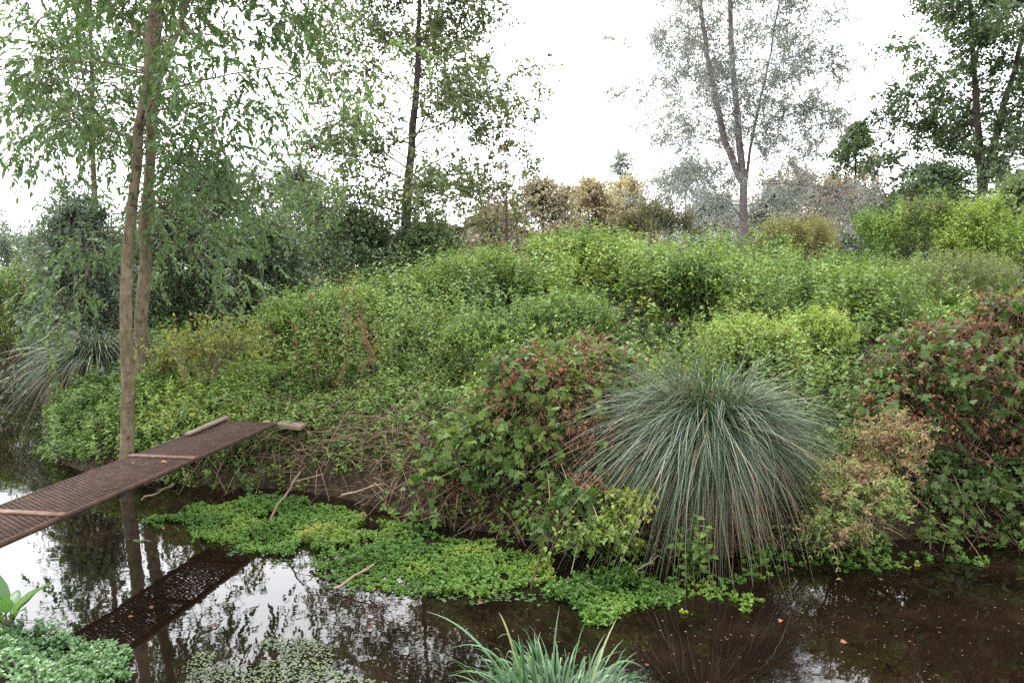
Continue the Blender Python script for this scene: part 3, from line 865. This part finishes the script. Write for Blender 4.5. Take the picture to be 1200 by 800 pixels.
# ------------------------------------------------------------------ trees
def P3(*uvd): return [at(*q) for q in uvd]
def gz(x, y): return float(H(np.array([x]), np.array([y]))[0])
def rooted(pts):
    b = np.array(pts[0]); z = gz(b[0], b[1]); b[2] = z - .06
    return [b] + list(pts[1:])

tree('ash_tree', 'nearest young ash tree with bare leaning trunk beside the footbridge', 'tree',
     [rooted(P3((147, 533, 7.1), (147, 400, 7.1), (152, 280, 7.1), (161, 165, 7.15), (178, 40, 7.3), (190, -90, 7.5), (196, -260, 7.6))),
      P3((163, 150, 7.16), (186, 100, 7.2), (207, 40, 7.2), (232, -30, 7.2), (255, -150, 7.2))],
     .064, 'ash', 'bark', 101, limbs=17, t0=.44, reach=1.75, elev=(-5, 45), sub=6, twigs=4, twig_len=.45, leaf=(.078, .034, .2), nodes=3, sag=.2, kind='pinnate', tmpl=T_SLIM, rtip=.2, hang=.25, tint=.5, fork=.5, limbr=.3)
tree('ash_tree', 'second young ash trunk standing just behind the nearest ash', 'tree',
     [rooted(P3((167, 478, 9.2), (166, 380, 9.2), (168, 300, 9.2), (176, 170, 9.2), (184, 60, 9.2), (186, -60, 9.3), (188, -200, 9.4)))],
     .078, 'ash', 'bark', 102, limbs=30, t0=.27, reach=2.4, elev=(-14, 45), sub=6, twigs=4, twig_len=.5, leaf=(.088, .038, .23), nodes=3, sag=.22, kind='pinnate', tmpl=T_SLIM, rtip=.2, hang=.25, tint=.55, limbr=.28)
tree('ash_tree', 'thin pale ash stem left of the two near trunks', 'tree',
     [rooted(P3((118, 440, 13.6), (112, 300, 13.6), (108, 150, 13.6), (106, 30, 13.6), (100, -120, 13.6)))],
     .06, 'ash', 'bark', 103, limbs=24, t0=.42, reach=1.7, elev=(0, 45), sub=6, twigs=4, twig_len=.5, leaf=(.09, .04, .24), nodes=3, sag=.25, kind='pinnate', tmpl=T_SLIM, rtip=.2, hang=.4, tint=.5, limbr=.28)
tree('poplar_tree', 'tall narrow poplar rising behind the left shoulder of the mound', 'tree',
     [rooted(P3((470, 330, 20), (476, 250, 20), (483, 160, 20), (490, 60, 20), (492, -40, 20), (494, -110, 20)))],
     .15, 'poplar', 'darkbark', 104, limbs=52, t0=.1, reach=3.7, elev=(5, 50), sub=12, twigs=10, twig_len=.6, leaf=(.115, .095), nodes=7, sag=.08, shape=lambda t: (1 - t) ** .5 * .9 + .12, tint=.5, limbr=.26)
tree('birch_sapling', 'thin half bare sapling right of the tall poplar', 'tree',
     [rooted(P3((596, 320, 19), (594, 250, 19), (592, 175, 19)))],
     .045, 'autumn', 'darkbark', 105, limbs=18, t0=.25, reach=1.0, elev=(20, 50), sub=5, twigs=4, twig_len=.3, leaf=(.08, .06), nodes=3, shape=lambda t: (1 - t) ** .5)
tree('willow_tree', 'tall pale willow with two purplish stems behind the mound', 'tree',
     [rooted(P3((872, 300, 30), (872, 210, 30), (864, 140, 30), (857, 60, 30), (855, -40, 30), (852, -120, 30))),
      P3((871, 215, 30), (850, 170, 30), (836, 105, 30), (822, 20, 30), (812, -80, 30)),
      P3((873, 225, 30), (880, 165, 30.4), (897, 90, 31), (915, 0, 31), (922, -60, 31))],
     .17, 'willow', 'willowbark', 106, limbs=34, t0=.14, reach=4.9, elev=(5, 50), sub=10, twigs=16, twig_len=.9, leaf=(.16, .05), nodes=9, sag=.04, rtip=.3, shape=lambda t: .4 + .6 * math.sin(math.pi * min(1, t + .12)) ** .8, tint=.5, fork=(.8, .35), limbr=.2)
tree('alder_tree', 'tall airy alder at the upper right edge', 'tree',
     [rooted(P3((1150, 320, 25), (1150, 200, 25), (1143, 110, 25), (1135, 0, 25), (1130, -120, 25))),
      P3((1150, 230, 25), (1172, 140, 25), (1200, 40, 25), (1215, -100, 25))],
     .16, 'alder', 'darkbark', 107, limbs=40, t0=.06, reach=3.3, elev=(5, 55), sub=10, twigs=12, twig_len=.6, leaf=(.14, .11), nodes=6, sag=.05, tint=.55, limbr=.26)
tree('alder_tree', 'broad dark alder just outside the right edge', 'tree',
     [rooted(P3((1245, 320, 24), (1240, 200, 24), (1236, 60, 24), (1240, -90, 24)))],
     .16, 'alder', 'darkbark', 108, limbs=36, t0=.08, reach=3.2, elev=(10, 55), sub=8, twigs=6, twig_len=.6, leaf=(.14, .11), nodes=6, sag=.05, tint=.45, limbr=.26)
tree('pine_tree', 'small dark spire shaped tree between the willow and the alder', 'tree',
     [rooted(P3((1000, 300, 42), (1002, 230, 42), (1004, 150, 42)))],
     .14, 'darkhedge', 'darkbark', 109, limbs=44, t0=.06, reach=3.0, elev=(5, 35), sub=7, twigs=7, twig_len=.6, leaf=(.22, .13), nodes=6, shape=lambda t: (1 - t) ** .7 + .06, tint=.7)
def bg(label, u, vtop, d, w, mat, seed, cat='tree', name='field_tree', limbs=40, t0=.04, leaf=(.2, .13), tint=.5, twigs=8, nodes=6, elev=(0, 60), bark='darkbark', group=None, e=2.8):
    x = (u - 600) / F * d
    z0 = gz(x, d)
    ztop = at(u, vtop, d)[2]
    return tree(name, label, cat, [[(x, d, z0 - .1), (x + .1, d, (z0 + ztop) * .5), (x, d, ztop - .5)]], .014 * (ztop - z0) + .02, mat, bark, seed,
                limbs=limbs, t0=t0, reach=w * (.85 if d > 30 else .575), elev=elev, sub=6, twigs=twigs, twig_len=.5 + d / 120, leaf=leaf, nodes=nodes, tint=tint, group=group, limbr=.26,
                shape=lambda t: (.7 + .3 * math.sin(3 * t + seed)) * (1 - t ** e) + .08)
bg('reddish bushy tree below the sapling in the distance', 634, 210, 34, 4.6, 'russet', 121)
bg('yellowing bushy tree in the distance left of centre skyline', 688, 215, 36, 5.6, 'autumn', 122)
bg('pale slim tree poking above the yellowing tree', 724, 172, 46, 3.0, 'willow', 123, limbs=26, twigs=5)
bg('rounded grey green tree left of the willow stems', 800, 195, 44, 5.0, 'willow', 124, tint=.35)
bg('low brown tree in the distance right of the willow', 930, 212, 46, 6.5, 'russet', 125)
bg('low brown tree beside the dark spire tree', 968, 220, 40, 5.8, 'russet', 126, tint=.35)
bg('haze-pale olive tree at the foot of the willow', 905, 222, 36, 4.4, 'willow', 127, tint=.6)
bg('low dim tree behind the left end of the skyline gap', 575, 246, 32, 5.2, 'russet', 128, tint=.3)
bg('yellow green bushy tree left of the brown bush', 732, 212, 38, 4.8, 'autumn', 141, tint=.75)
bg('grey green low tree right of the brown bush', 838, 236, 40, 5.4, 'willow', 142, tint=.45)
bg('low grey tree in the gap left of the alder', 1030, 235, 38, 4.6, 'willow', 143, tint=.3)
# left background
bg('drooping grey willow behind the near ash trunks', 92, 198, 12.4, 2.9, 'greywillow', 129, name='willow_tree', limbs=40, leaf=(.13, .04), nodes=7, elev=(-5, 50), e=1.2)
bg('grey willow at the far left edge', -30, 258, 17, 4.5, 'greywillow', 130, name='willow_tree', limbs=36, leaf=(.13, .04), nodes=7, tint=.35, elev=(-5, 50), e=2.5)
bg('dark green tree filling the gap right of the ash trunks', 250, 182, 16, 4.4, 'alder', 131, limbs=44, leaf=(.12, .065), tint=.45, elev=(-5, 50), e=1.9)
bg('silvery willow between the ash and the dark hedge', 350, 188, 21, 4.2, 'greywillow', 132, name='willow_tree', limbs=40, leaf=(.15, .05), nodes=7, tint=.8, e=1.4)
bg('dark hedgerow tree left of the poplar foot', 420, 240, 19, 4.0, 'darkhedge', 133, limbs=44, t0=.02, leaf=(.11, .08), elev=(-5, 50), tint=.7, e=2.6)
bg('dark hedgerow tree at the poplar foot', 500, 252, 18.5, 3.2, 'darkhedge', 134, limbs=40, t0=.02, leaf=(.11, .08), tint=.85, elev=(-5, 50), e=2.1)
bg('dark thicket tree behind the yellow leaved shrub', 305, 240, 14, 3.4, 'darkhedge', 135, limbs=40, t0=.02, leaf=(.10, .06), tint=.5, elev=(-10, 45), e=1.6)
bg('dark low tree behind the second ash trunk', 205, 222, 14.5, 3.6, 'darkhedge', 136, limbs=40, t0=.02, leaf=(.10, .06), tint=.65, elev=(-10, 45), e=2.8)
bg('dim green tree above the far left channel', 120, 275, 16.5, 4.0, 'alder', 137, limbs=40, t0=.02, leaf=(.11, .065), tint=.3, elev=(-10, 45), e=2.3)
# right background
bg('leafy green tree at the right edge above the bright bushes', 1190, 200, 19, 3.4, 'alder', 138, leaf=(.12, .09), tint=.8, elev=(-5, 50))
bg('dark green tree under the tall alder', 1095, 185, 23, 4.2, 'alder', 139, limbs=44, leaf=(.13, .1), tint=.45, elev=(-5, 50))
bg('dark rounded tree beyond the bright bushes', 1055, 215, 27, 3.6, 'darkhedge', 140, leaf=(.14, .1), tint=.75, elev=(-5, 50))
# the wood beyond
g = np.random.default_rng(150)
lv, tk = Leaves(), Tubes()
for k in range(90):
    a_ = R(-62 + 124 * (k + g.uniform(0, 1)) / 90)
    d_ = g.uniform(58, 95)
    x_, y_ = d_ * math.sin(a_), d_ * math.cos(a_)
    h_ = g.uniform(3.5, 5.5) * (1.15 if a_ < R(-8) else 1)
    z_ = gz(x_, y_)
    c_ = np.array((x_, y_, z_ + h_ * .55))
    K = 420
    d0 = rvec(K, g)
    rr = np.array((h_ * .5, h_ * .5, h_ * .5))
    S = c_ + d0 * rr * (g.uniform(.35, 1, K) * (1 + .5 * (vnoise3(c_ + d0 * 2, 1.2, k) - .5)))[:, None]
    shoots(lv, S, d0 + UP * .4 + rvec(K, g) * .5, .9, .15, 6, .32, .2, .5 + g.normal() * .2, g=g, opposite=False, jit=.5)
    tk.add(np.array([(x_, y_, z_ - .2), (x_, y_, z_ + h_ * .4), (x_ + .2, y_, z_ + h_ * .8)]), .18, .05, 6)
o = lv.build('far_wood', M['willow'], None, T_QUAD)
tag(o, 'far pale wood along the horizon', 'trees', kind='stuff')
s = tk.build('trunk', M['darkbark']); s.parent = o

# ------------------------------------------------------------------ bushes
def B(u, v, d, r):
    c = at(u, v, d)
    return (c, r)
bush('brown_bush', 'low dark brown bush on the skyline left of the willow stems', 'bush', [B(765, 262, 21, (.7, .7, .62)), B(795, 266, 21, (.5, .6, .45)), B(738, 268, 21, (.35, .4, .4))], 'brownbush', 201, 520, (.08, .035), 8, (.3, .6), tint=.5, up=.8)
bush('rusty_bush', 'yellow green bush with rusty stems right of the willow', 'bush', [B(940, 290, 15.5, (.6, .6, .6)), B(905, 286, 15.6, (.4, .4, .42)), B(960, 284, 15.8, (.35, .4, .45))], 'rustgreen', 202, 600, (.07, .026), 9, (.25, .8), tint=.55, up=1.1, stem='drystem')
bush('bright_bush', 'bright green bush with upright shoots at upper right', 'bush', [B(1075, 272, 17, (.7, .6, .72)), B(1040, 285, 17.2, (.5, .5, .5)), B(1020, 270, 17.6, (.4, .4, .5)), B(1100, 262, 17.3, (.45, .5, .6))], 'bright', 203, 620, (.09, .035), 9, (.3, 1.0), tint=.55, up=1.2, extra=[('withered_leaves', 'brownbush', T_QUAD, .6, (.08, .03), .6)])
bush('bright_bush', 'taller light green bush against the right hand trees', 'bush', [B(1135, 280, 16.5, (.5, .6, .75)), B(1170, 300, 16, (.5, .5, .55)), B(1110, 295, 16.2, (.4, .4, .45)), B(1160, 262, 16.8, (.4, .4, .6)), B(1200, 285, 16.5, (.5, .5, .6))], 'bright', 204, 650, (.1, .045), 8, (.25, .9), tint=.72, up=.9)
bush('olive_bush', 'low domed olive bush with a pinkish bloom at right', 'bush', [B(1110, 332, 12.5, (1.15, .8, .42)), B(1065, 340, 12.3, (.6, .6, .3))], 'olive', 205, 1000, (.06, .022), 9, (.2, .45), tint=.55, up=.9)
bush('nettle_bush', 'leafy green mound growth in front of the olive bush', 'bush', [B(1010, 355, 11, (.75, .6, .5)), B(1040, 380, 10.5, (.5, .5, .35))], 'bright', 206, 900, (.06, .03), 9, (.2, .45), tint=.5, up=.9)
bush('nettle_bush', 'dark leafy hummock right of the mound top', 'bush', [B(1000, 325, 13, (.7, .5, .35))], 'nettle', 207, 450, (.07, .035), 8, (.2, .4), tint=.25, up=.6)
bush('bramble_bush', 'dark green hummock in the middle of the mound', 'bush', [B(805, 335, 10.8, (.55, .45, .32))], 'nettle', 208, 420, (.065, .035), 8, (.2, .4), tint=.3, up=.7)
bush('nettle_bush', 'light green bushy hummock at the mound crest', 'bush', [B(680, 300, 13.2, (1.0, .6, .35))], 'nettle', 209, 600, (.075, .035), 8, (.2, .45), tint=.7, up=.9)
bush('nettle_bush', 'broad light green hummock left of the mound crest', 'bush', [B(570, 325, 12, (.95, .7, .4)), B(500, 345, 11.6, (.8, .6, .35))], 'bedstraw', 210, 900, (.06, .025), 9, (.2, .5), tint=.6, up=.9)
bush('nettle_bush', 'fresh green hummock on the left slope of the mound', 'bush', [B(395, 375, 10.3, (.7, .6, .38)), B(345, 385, 10, (.45, .45, .28))], 'bright', 211, 750, (.065, .03), 9, (.2, .45), tint=.45, up=.9)
bush('nettle_bush', 'yellowish green hummock above the big tussock', 'bush', [B(880, 405, 8.4, (.6, .5, .28)), B(950, 395, 8.8, (.5, .4, .25))], 'bright', 212, 800, (.05, .026), 8, (.15, .35), tint=.7, up=.8)
bush('bramble_bush', 'mid green hummock above the vine thicket', 'bush', [B(660, 380, 8.8, (.7, .5, .3)), B(560, 400, 8.6, (.5, .4, .25))], 'nettle', 213, 750, (.055, .03), 8, (.15, .35), tint=.5, up=.8)
bush('waterside_bush', 'light green bush with reddish stems on the far left bank', 'bush', [B(25, 365, 14, (.9, .7, .8)), B(60, 395, 13.9, (.7, .5, .6)), B(-30, 380, 14, (.8, .6, .8))], 'bright', 214, 1000, (.08, .045), 8, (.25, .6), tint=.35, up=.8, stem='drystem',
     extra=[('withered_leaves', 'pinkdry', T_QUAD, .25, (.06, .03), .3)])
bush('waterside_bush', 'green bush right of the far left channel', 'bush', [B(95, 400, 13, (.8, .6, .5)), B(130, 410, 12.5, (.6, .5, .4))], 'bright', 215, 650, (.08, .05), 7, (.2, .45), tint=.3, up=.7)
bush('yellow_shrub', 'thin yellow leaved shrub with bare stems beyond the footbridge', 'shrub', [B(235, 408, 8.6, (.5, .35, .34)), B(280, 405, 8.5, (.36, .3, .26))], 'yellowleaf', 216, 110, (.058, .036), 6, (.25, .6), tint=.5, up=.4, stem='drystem', tmpl=T_LEAF, stems=26, opposite=True, lump=.4, depth=.6)
bush('yellow_shrub', 'straggly yellow green shrub at the foot of the second ash', 'shrub', [B(195, 430, 8.7, (.22, .25, .26))], 'yellowleaf', 217, 34, (.06, .04), 6, (.2, .4), tint=.4, up=.4, stem='drystem', tmpl=T_LEAF, stems=12, lump=.4, depth=.6)

# the two thickets over the water
bush('vine_thicket', 'tangled vine thicket of green and withered brown leaves left of the big tussock', 'vines',
     [B(640, 475, 6.2, (.62, .55, .5)), B(560, 520, 6.2, (.42, .45, .42)), B(690, 435, 6.5, (.42, .4, .34)), B(540, 570, 6.1, (.34, .35, .3)), B(685, 610, 5.25, (.34, .26, .36)), B(625, 545, 5.85, (.4, .3, .34)), B(700, 530, 5.7, (.32, .3, .34))],
     'vine', 221, 900, (.088, .075), 5, (.15, .5), tmpl=T_LOBE, tint=.34, up=.1, grav=.35, stem='drystem', opposite=False, droop=.7, stems=90, lump=.45, depth=.45, clumptint=.9, foliage='green_leaves',
     extra=[('withered_leaves', 'dead', T_SLIM, 2.0, (.055, .024), .4), ('small_leaves', 'nettle', T_LEAF, 1.3, (.05, .028), .4)])
bush('vine_thicket', 'large red brown and dark green vine thicket at the right edge', 'vines',
     [B(1120, 470, 6.4, (.85, .6, .66)), B(1190, 440, 6.6, (.7, .6, .72)), B(1060, 500, 6.2, (.42, .4, .46)), B(1150, 590, 5.9, (.75, .4, .46)), B(1260, 540, 6.3, (.7, .6, .85))],
     'vinedark', 222, 1600, (.09, .078), 5, (.15, .5), tmpl=T_LOBE, tint=.45, up=.1, grav=.35, stem='drystem', opposite=False, droop=.7, stems=110, lump=.45, depth=.45, clumptint=.8, foliage='green_leaves',
     extra=[('withered_leaves', 'dead', T_SLIM, 2.0, (.06, .027), .45), ('small_leaves', 'nettle', T_LEAF, 1.0, (.05, .03), .35)])
bush('hanging_bush', 'pinkish dry feathery bush drooping over the water right of the tussock', 'bush',
     [B(1010, 585, 5.1, (.36, .3, .3)), B(1045, 530, 5.4, (.28, .28, .26)), B(985, 625, 4.95, (.22, .2, .16))],
     'pinkdry', 223, 480, (.042, .017), 9, (.12, .32), tint=.62, up=.1, grav=.3, stem='drystem', droop=.3, lump=.6, depth=.7, clumptint=.8, tmpl=T_SLIM, base=(2.5, 5.9))
bush('nettle_plant', 'drooping pale green leafy shoots at the lower edge of the vine thicket', 'plant',
     [B(705, 625, 5.0, (.26, .2, .17)), B(735, 590, 5.1, (.16, .16, .14))], 'vine', 224, 85, (.055, .032), 8, (.2, .4), tint=.62, up=0, grav=.35, droop=.4, tmpl=T_LEAF, stems=16, base=(.5, 5.75))

# leafy shoots in front of the tussock
def sprig(label, u, v, d, h, seed, n=5, leaf=(.07, .045), mat='vine', tint=.45):
    g = np.random.default_rng(seed)
    p = at(u, v, d)
    p[2] = max(gz(p[0], p[1]), 0)
    root = thing('nettle_plant', label, 'plant', p)
    S = p + g.normal(size=(n, 3)) * np.array((.08, .04, 0))
    lv = Leaves()
    pl = shoots(lv, S, UP + g.normal(size=(n, 3)) * .25, h * g.uniform(.6, 1.1, n), .15, 7, leaf[0], leaf[1], tint, g=g, droop=.35, jit=.2)
    lv.build('leaves', M[mat], root, T_LEAF)
    st = Tubes(); st.add(pl, .004, .002, 4); st.build('stems', M['greenstem'], root)
sprig('upright green leafy shoots in front of the big tussock', 808, 665, 4.95, .5, 231, 10, (.08, .052))
sprig('dark leafy sprig under the right hand thicket', 1100, 655, 5.5, .36, 232, 5, mat='vinedark', tint=.6)
sprig('leafy sprig on the bank edge left of the vine thicket', 515, 630, 5.9, .4, 233, 6, (.06, .04), 'nettle', .4)
sprig('small leafy sprig under the far end of the footbridge', 290, 585, 6.9, .32, 234, 7, (.06, .04), 'vinedark', .5)

# ------------------------------------------------------------------ sedges
def tussock(name, label, c, top, n, L, w, mat, seed, skirt=True, spread=.16, el=(10, 80), grav=(.55, .95), azr=None, m=10, dead=.1, wild=.07):
    g = np.random.default_rng(seed)
    c = np.asarray(c, float)
    root = thing(name, label, 'sedge', c)
    tf = g.integers(0, max(40, n // 28), n)                          # blades grow in tufts
    tl = g.uniform(.6, 1.15, tf.max() + 1); taz = g.uniform(0, 2 * math.pi, tf.max() + 1); te = g.uniform(0, 1, tf.max() + 1) ** .75
    az = taz[tf] + g.normal(size=n) * .22
    e = R(el[0]) + (R(el[1]) - R(el[0])) * np.clip(te[tf] + g.normal(size=n) * .12, 0, 1)
    D = np.stack([np.cos(az) * np.cos(e), np.sin(az) * np.cos(e), np.sin(e)], -1)
    rr = spread * np.sqrt(g.uniform(0, 1, n))
    S = c + np.stack([np.cos(az) * rr, np.sin(az) * rr, np.full(n, top) + g.uniform(-.08, .04, n) - rr * .3], -1)
    tint = np.where(g.uniform(0, 1, n) < dead, g.uniform(.92, 1.05, n), g.uniform(.05, .88, n))
    blade_mesh('blades', S, D, L * tl[tf] * (1 + .14 * np.cos(az - 3.6) + .10 * np.cos(2 * az)) * g.uniform(.45, 1.1, n), g.uniform(grav[0], grav[1], n), w * g.uniform(.6, 1.2, n), tint, M[mat], root, m, wild, g=g)
    if skirt:
        K = n // 14                                                   # bent and broken dead blades among the green
        az = g.uniform(0, 2 * math.pi, K); e = g.uniform(-.2, .9, K)
        D = np.stack([np.cos(az) * np.cos(e), np.sin(az) * np.cos(e), np.sin(e)], -1)
        S = c + np.stack([np.cos(az) * spread * .8, np.sin(az) * spread * .8, np.full(K, top - .08) + g.uniform(-.1, .05, K)], -1)
        blade_mesh('dead_blades', S, D, L * g.uniform(.3, .8, K), g.uniform(.7, 1.6, K), w * 1.1, g.uniform(.35, 1, K), M['drystem'], root, 8, .3, g=g)
        K = n // 3
        az = g.uniform(0, 2 * math.pi, K)
        D = np.stack([np.cos(az) * .35, np.sin(az) * .35, np.full(K, -.9)], -1)
        S = c + np.stack([np.cos(az) * spread, np.sin(az) * spread, top * g.uniform(.3, 1, K)], -1)
        blade_mesh('dead_skirt', S, D, top * g.uniform(.5, 1, K), .05, w, g.uniform(.4, 1, K), M['litter'], root, 5, g=g)
        tb = Tubes()
        tb.add(np.array([c - UP * .1, c + UP * top * .4, c + UP * top * .8, c + UP * (top - .03)]), spread * 1.05, spread * .6, 12)
        tb.build('root_stool', M['darkbark'], root)
    return root
p = at(832, 560, 5.75); p[2] = gz(p[0], p[1])
tussock('tussock_sedge', 'huge fountain shaped grey green tussock sedge by the water', p, .88 - p[2], 8200, .91, .0048, 'sedge', 241, spread=.24, el=(-18, 84), grav=(.3, 1.15), dead=.09, wild=.13)
p = at(117, 470, 10.2); p[2] = gz(p[0], p[1])
tussock('tussock_sedge', 'smaller dark tussock sedge behind the ash trunks', p, .42, 2400, .95, .008, 'sedge', 242, spread=.22, el=(-10, 82), grav=(.55, 1.0))
p = np.array((.2, 3.3, -.03))
tussock('pond_sedge', 'broad bladed green sedge tuft on the near bank at the bottom edge', p, .05, 1000, .66, .011, 'nearsedge', 243, skirt=False, spread=.26, el=(50, 88), grav=(.35, 1.0), m=12, dead=.04)

# dock plant, lower left
def dock():
    g = np.random.default_rng(251)
    p = on_level(10, 752, .18)
    p[2] = max(gz(p[0], p[1]), .02)
    root = thing('dock_plant', 'broad leaved light green dock plant in the lower left corner', 'plant', p)
    T_BIG = (np.array([(t, s * w, z + abs(s) * .12) for t, w, z in ((0, .05, 0), (.15, .3, .05), (.4, .5, .06), (.65, .42, .02), (.85, .22, -.08), (1, .02, -.2)) for s in (-1, 0, 1)]),
             [(r * 3 + q, r * 3 + q + 1, r * 3 + q + 4, r * 3 + q + 3) for r in range(5) for q in range(2)])
    n = 11
    az = np.arange(n) * 2.4
    e = g.uniform(.35, 1.3, n)
    A = np.stack([np.cos(az) * np.cos(e), np.sin(az) * np.cos(e), np.sin(e)], -1)
    lv = Leaves()
    S = p + A * .06 + UP * .08
    lv.add(S, A, nrm(UP * 1.2 - A * .5 + g.normal(size=(n, 3)) * .15), g.uniform(.13, .2, n), g.uniform(.06, .085, n), g.uniform(.2, .9, n))
    lv.build('leaves', M['dock'], root, T_BIG, smooth=True)
    st = Tubes(); st.add(np.stack([np.tile(p - UP * .03, (n, 1)), (p + S) / 2 + UP * .02, S + A * .01], 1), .006, .004, 5); st.build('stems', M['greenstem'], root)
dock()

# ------------------------------------------------------------------ dead stalks, sticks, fallen leaves
for k, (u, v, d, h) in enumerate([(352, 470, 8.6, .75), (372, 478, 8.4, .62), (408, 470, 8.6, 1.15), (433, 462, 8.8, 1.1), (440, 470, 8.5, .8), (418, 485, 8.0, .7), (330, 460, 9.2, .7), (365, 455, 9.4, .9), (395, 480, 8.2, .5)]):
    g = np.random.default_rng(300 + k)
    p = at(u, v, d); p[2] = gz(p[0], p[1])
    root = thing('dead_stalk', 'thin upright dead brown weed stalk on the bank beyond the footbridge', 'stalk', p, 'dead stalks on the bank')
    q = np.linspace(0, 1, 7)[:, None]
    ln = g.normal(size=3) * .1; ln[2] = 0
    pl = p - UP * .03 + UP * h * q + ln * q ** 2 * h * 2
    st = Tubes(); st.add(pl, .007, .003, 5, .45)
    for j in range(4):
        s0 = pl[3 + j % 3]
        st.add(np.array([s0, s0 + UP * .1 + g.normal(size=3) * .05, s0 + UP * .18 + g.normal(size=3) * .08]), .0025, .001, 4, .4)
    st.build('stem', M['drystem'], root)
    lv = Leaves()
    m = 60 if k in (2, 3, 4) else 16
    i0 = g.uniform(.35, 1, m)
    pts = p + UP * (h * i0)[:, None] + ln * (i0 ** 2 * h * 2)[:, None] + g.normal(size=(m, 3)) * .025
    lv.add(pts, -UP + g.normal(size=(m, 3)) * .5, rvec(m, g), g.uniform(.02, .06, m), g.uniform(.01, .02, m), g.uniform(.3, .8, m))
    lv.build('seed_heads', M['dead'], root, T_SLIM)  # dry brown slivers are the stalk's seed heads, joined in one mesh

def stick(label, p, q, r, mat='drystem', tint=.6, fork=True, seed=1):
    g = np.random.default_rng(seed)
    p, q = np.array(p, float), np.array(q, float)
    t = np.linspace(0, 1, 7)[:, None]
    pl = p + (q - p) * t + g.normal(size=(7, 3)) * r * .7
    st = Tubes(); st.add(pl, r, r * .45, 6, tint)
    if fork:
        st.add(np.array([pl[4], pl[4] + (q - p) * .12 + g.normal(size=3) * .03, pl[4] + (q - p) * .22 + g.normal(size=3) * .06]), r * .5, r * .25, 5, tint)
    o = st.build('stick', M[mat])
    tag(o, label, 'stick')
stick('pale stick poking out of the watercress edge', on_level(392, 690, .02), on_level(438, 660, .14), .009, tint=.95, seed=401)
stick('forked pale stick floating right of the watercress', on_level(738, 672, .05), on_level(772, 652, .1), .008, tint=.95, seed=402)
stick('leaning orange brown stick on the bank under the bridge end', on_level(316, 608, .08), on_level(350, 552, .45), .011, tint=.85, seed=403)
stick('thin brown stick lying across the bank debris', on_level(400, 580, .3), on_level(448, 566, .42), .008, tint=.9, seed=404)
stick('grey twig lying in the water beside the vine thicket', on_level(598, 681, .01), on_level(640, 679, .02), .008, tint=.8, seed=405, fork=False)
stick('long bare twig leaning under the bridge', on_level(165, 585, .05), on_level(205, 568, .2), .008, tint=.7, seed=406)
stick('bent dry stem hanging into the water below the thicket', on_level(622, 690, .01), on_level(640, 625, .5), .006, tint=.6, seed=407, fork=False)

FL = [((150, 722), .001, .44), ((178, 713), .001, .2), ((428, 600), .12, .55), ((560, 706), .004, .44), ((930, 668), .012, .56), ((1122, 652), .004, .2), ((985, 752), .004, .54), ((192, 620), .03, .59), ((255, 730), .004, .3), ((430, 735), .004, .15), ((760, 780), .004, .2), ((915, 725), .004, .59)]
for k, ((u, v), z, tn) in enumerate(FL):
    g = np.random.default_rng(420 + k)
    lv = Leaves()
    lv.add(on_level(u, v, z + .006)[None], np.array([[math.cos(k * 2.1), math.sin(k * 2.1), .1]]), np.array([[.1, -.2, 1]]), .03 + .03 * ((k * 37) % 10) / 10, .02 + .02 * ((k * 53) % 10) / 10, tn)
    o = lv.build('fallen_leaf', M['dead'], None, T_LEAF)
    tag(o, 'fallen brown leaf lying on the water or its weeds', 'leaf', 'fallen leaves on the water')
for k, (u, v, lab) in enumerate([(188, 541, 'small orange fallen leaf lying on the footbridge deck'), (155, 543, 'dark red fallen leaf lying on the footbridge deck'), (316, 494, 'orange fallen leaf at the far end of the footbridge')]):
    lv = Leaves()
    lv.add(on_level(u, v, .572)[None], np.array([[math.cos(k * 1.7), math.sin(k * 1.7), .1]]), np.array([[.1, -.2, 1]]), .05, .03, (.98, .6, .98)[k])
    tag(lv.build('fallen_leaf', M['dead'], None, T_LEAF), lab, 'leaf')
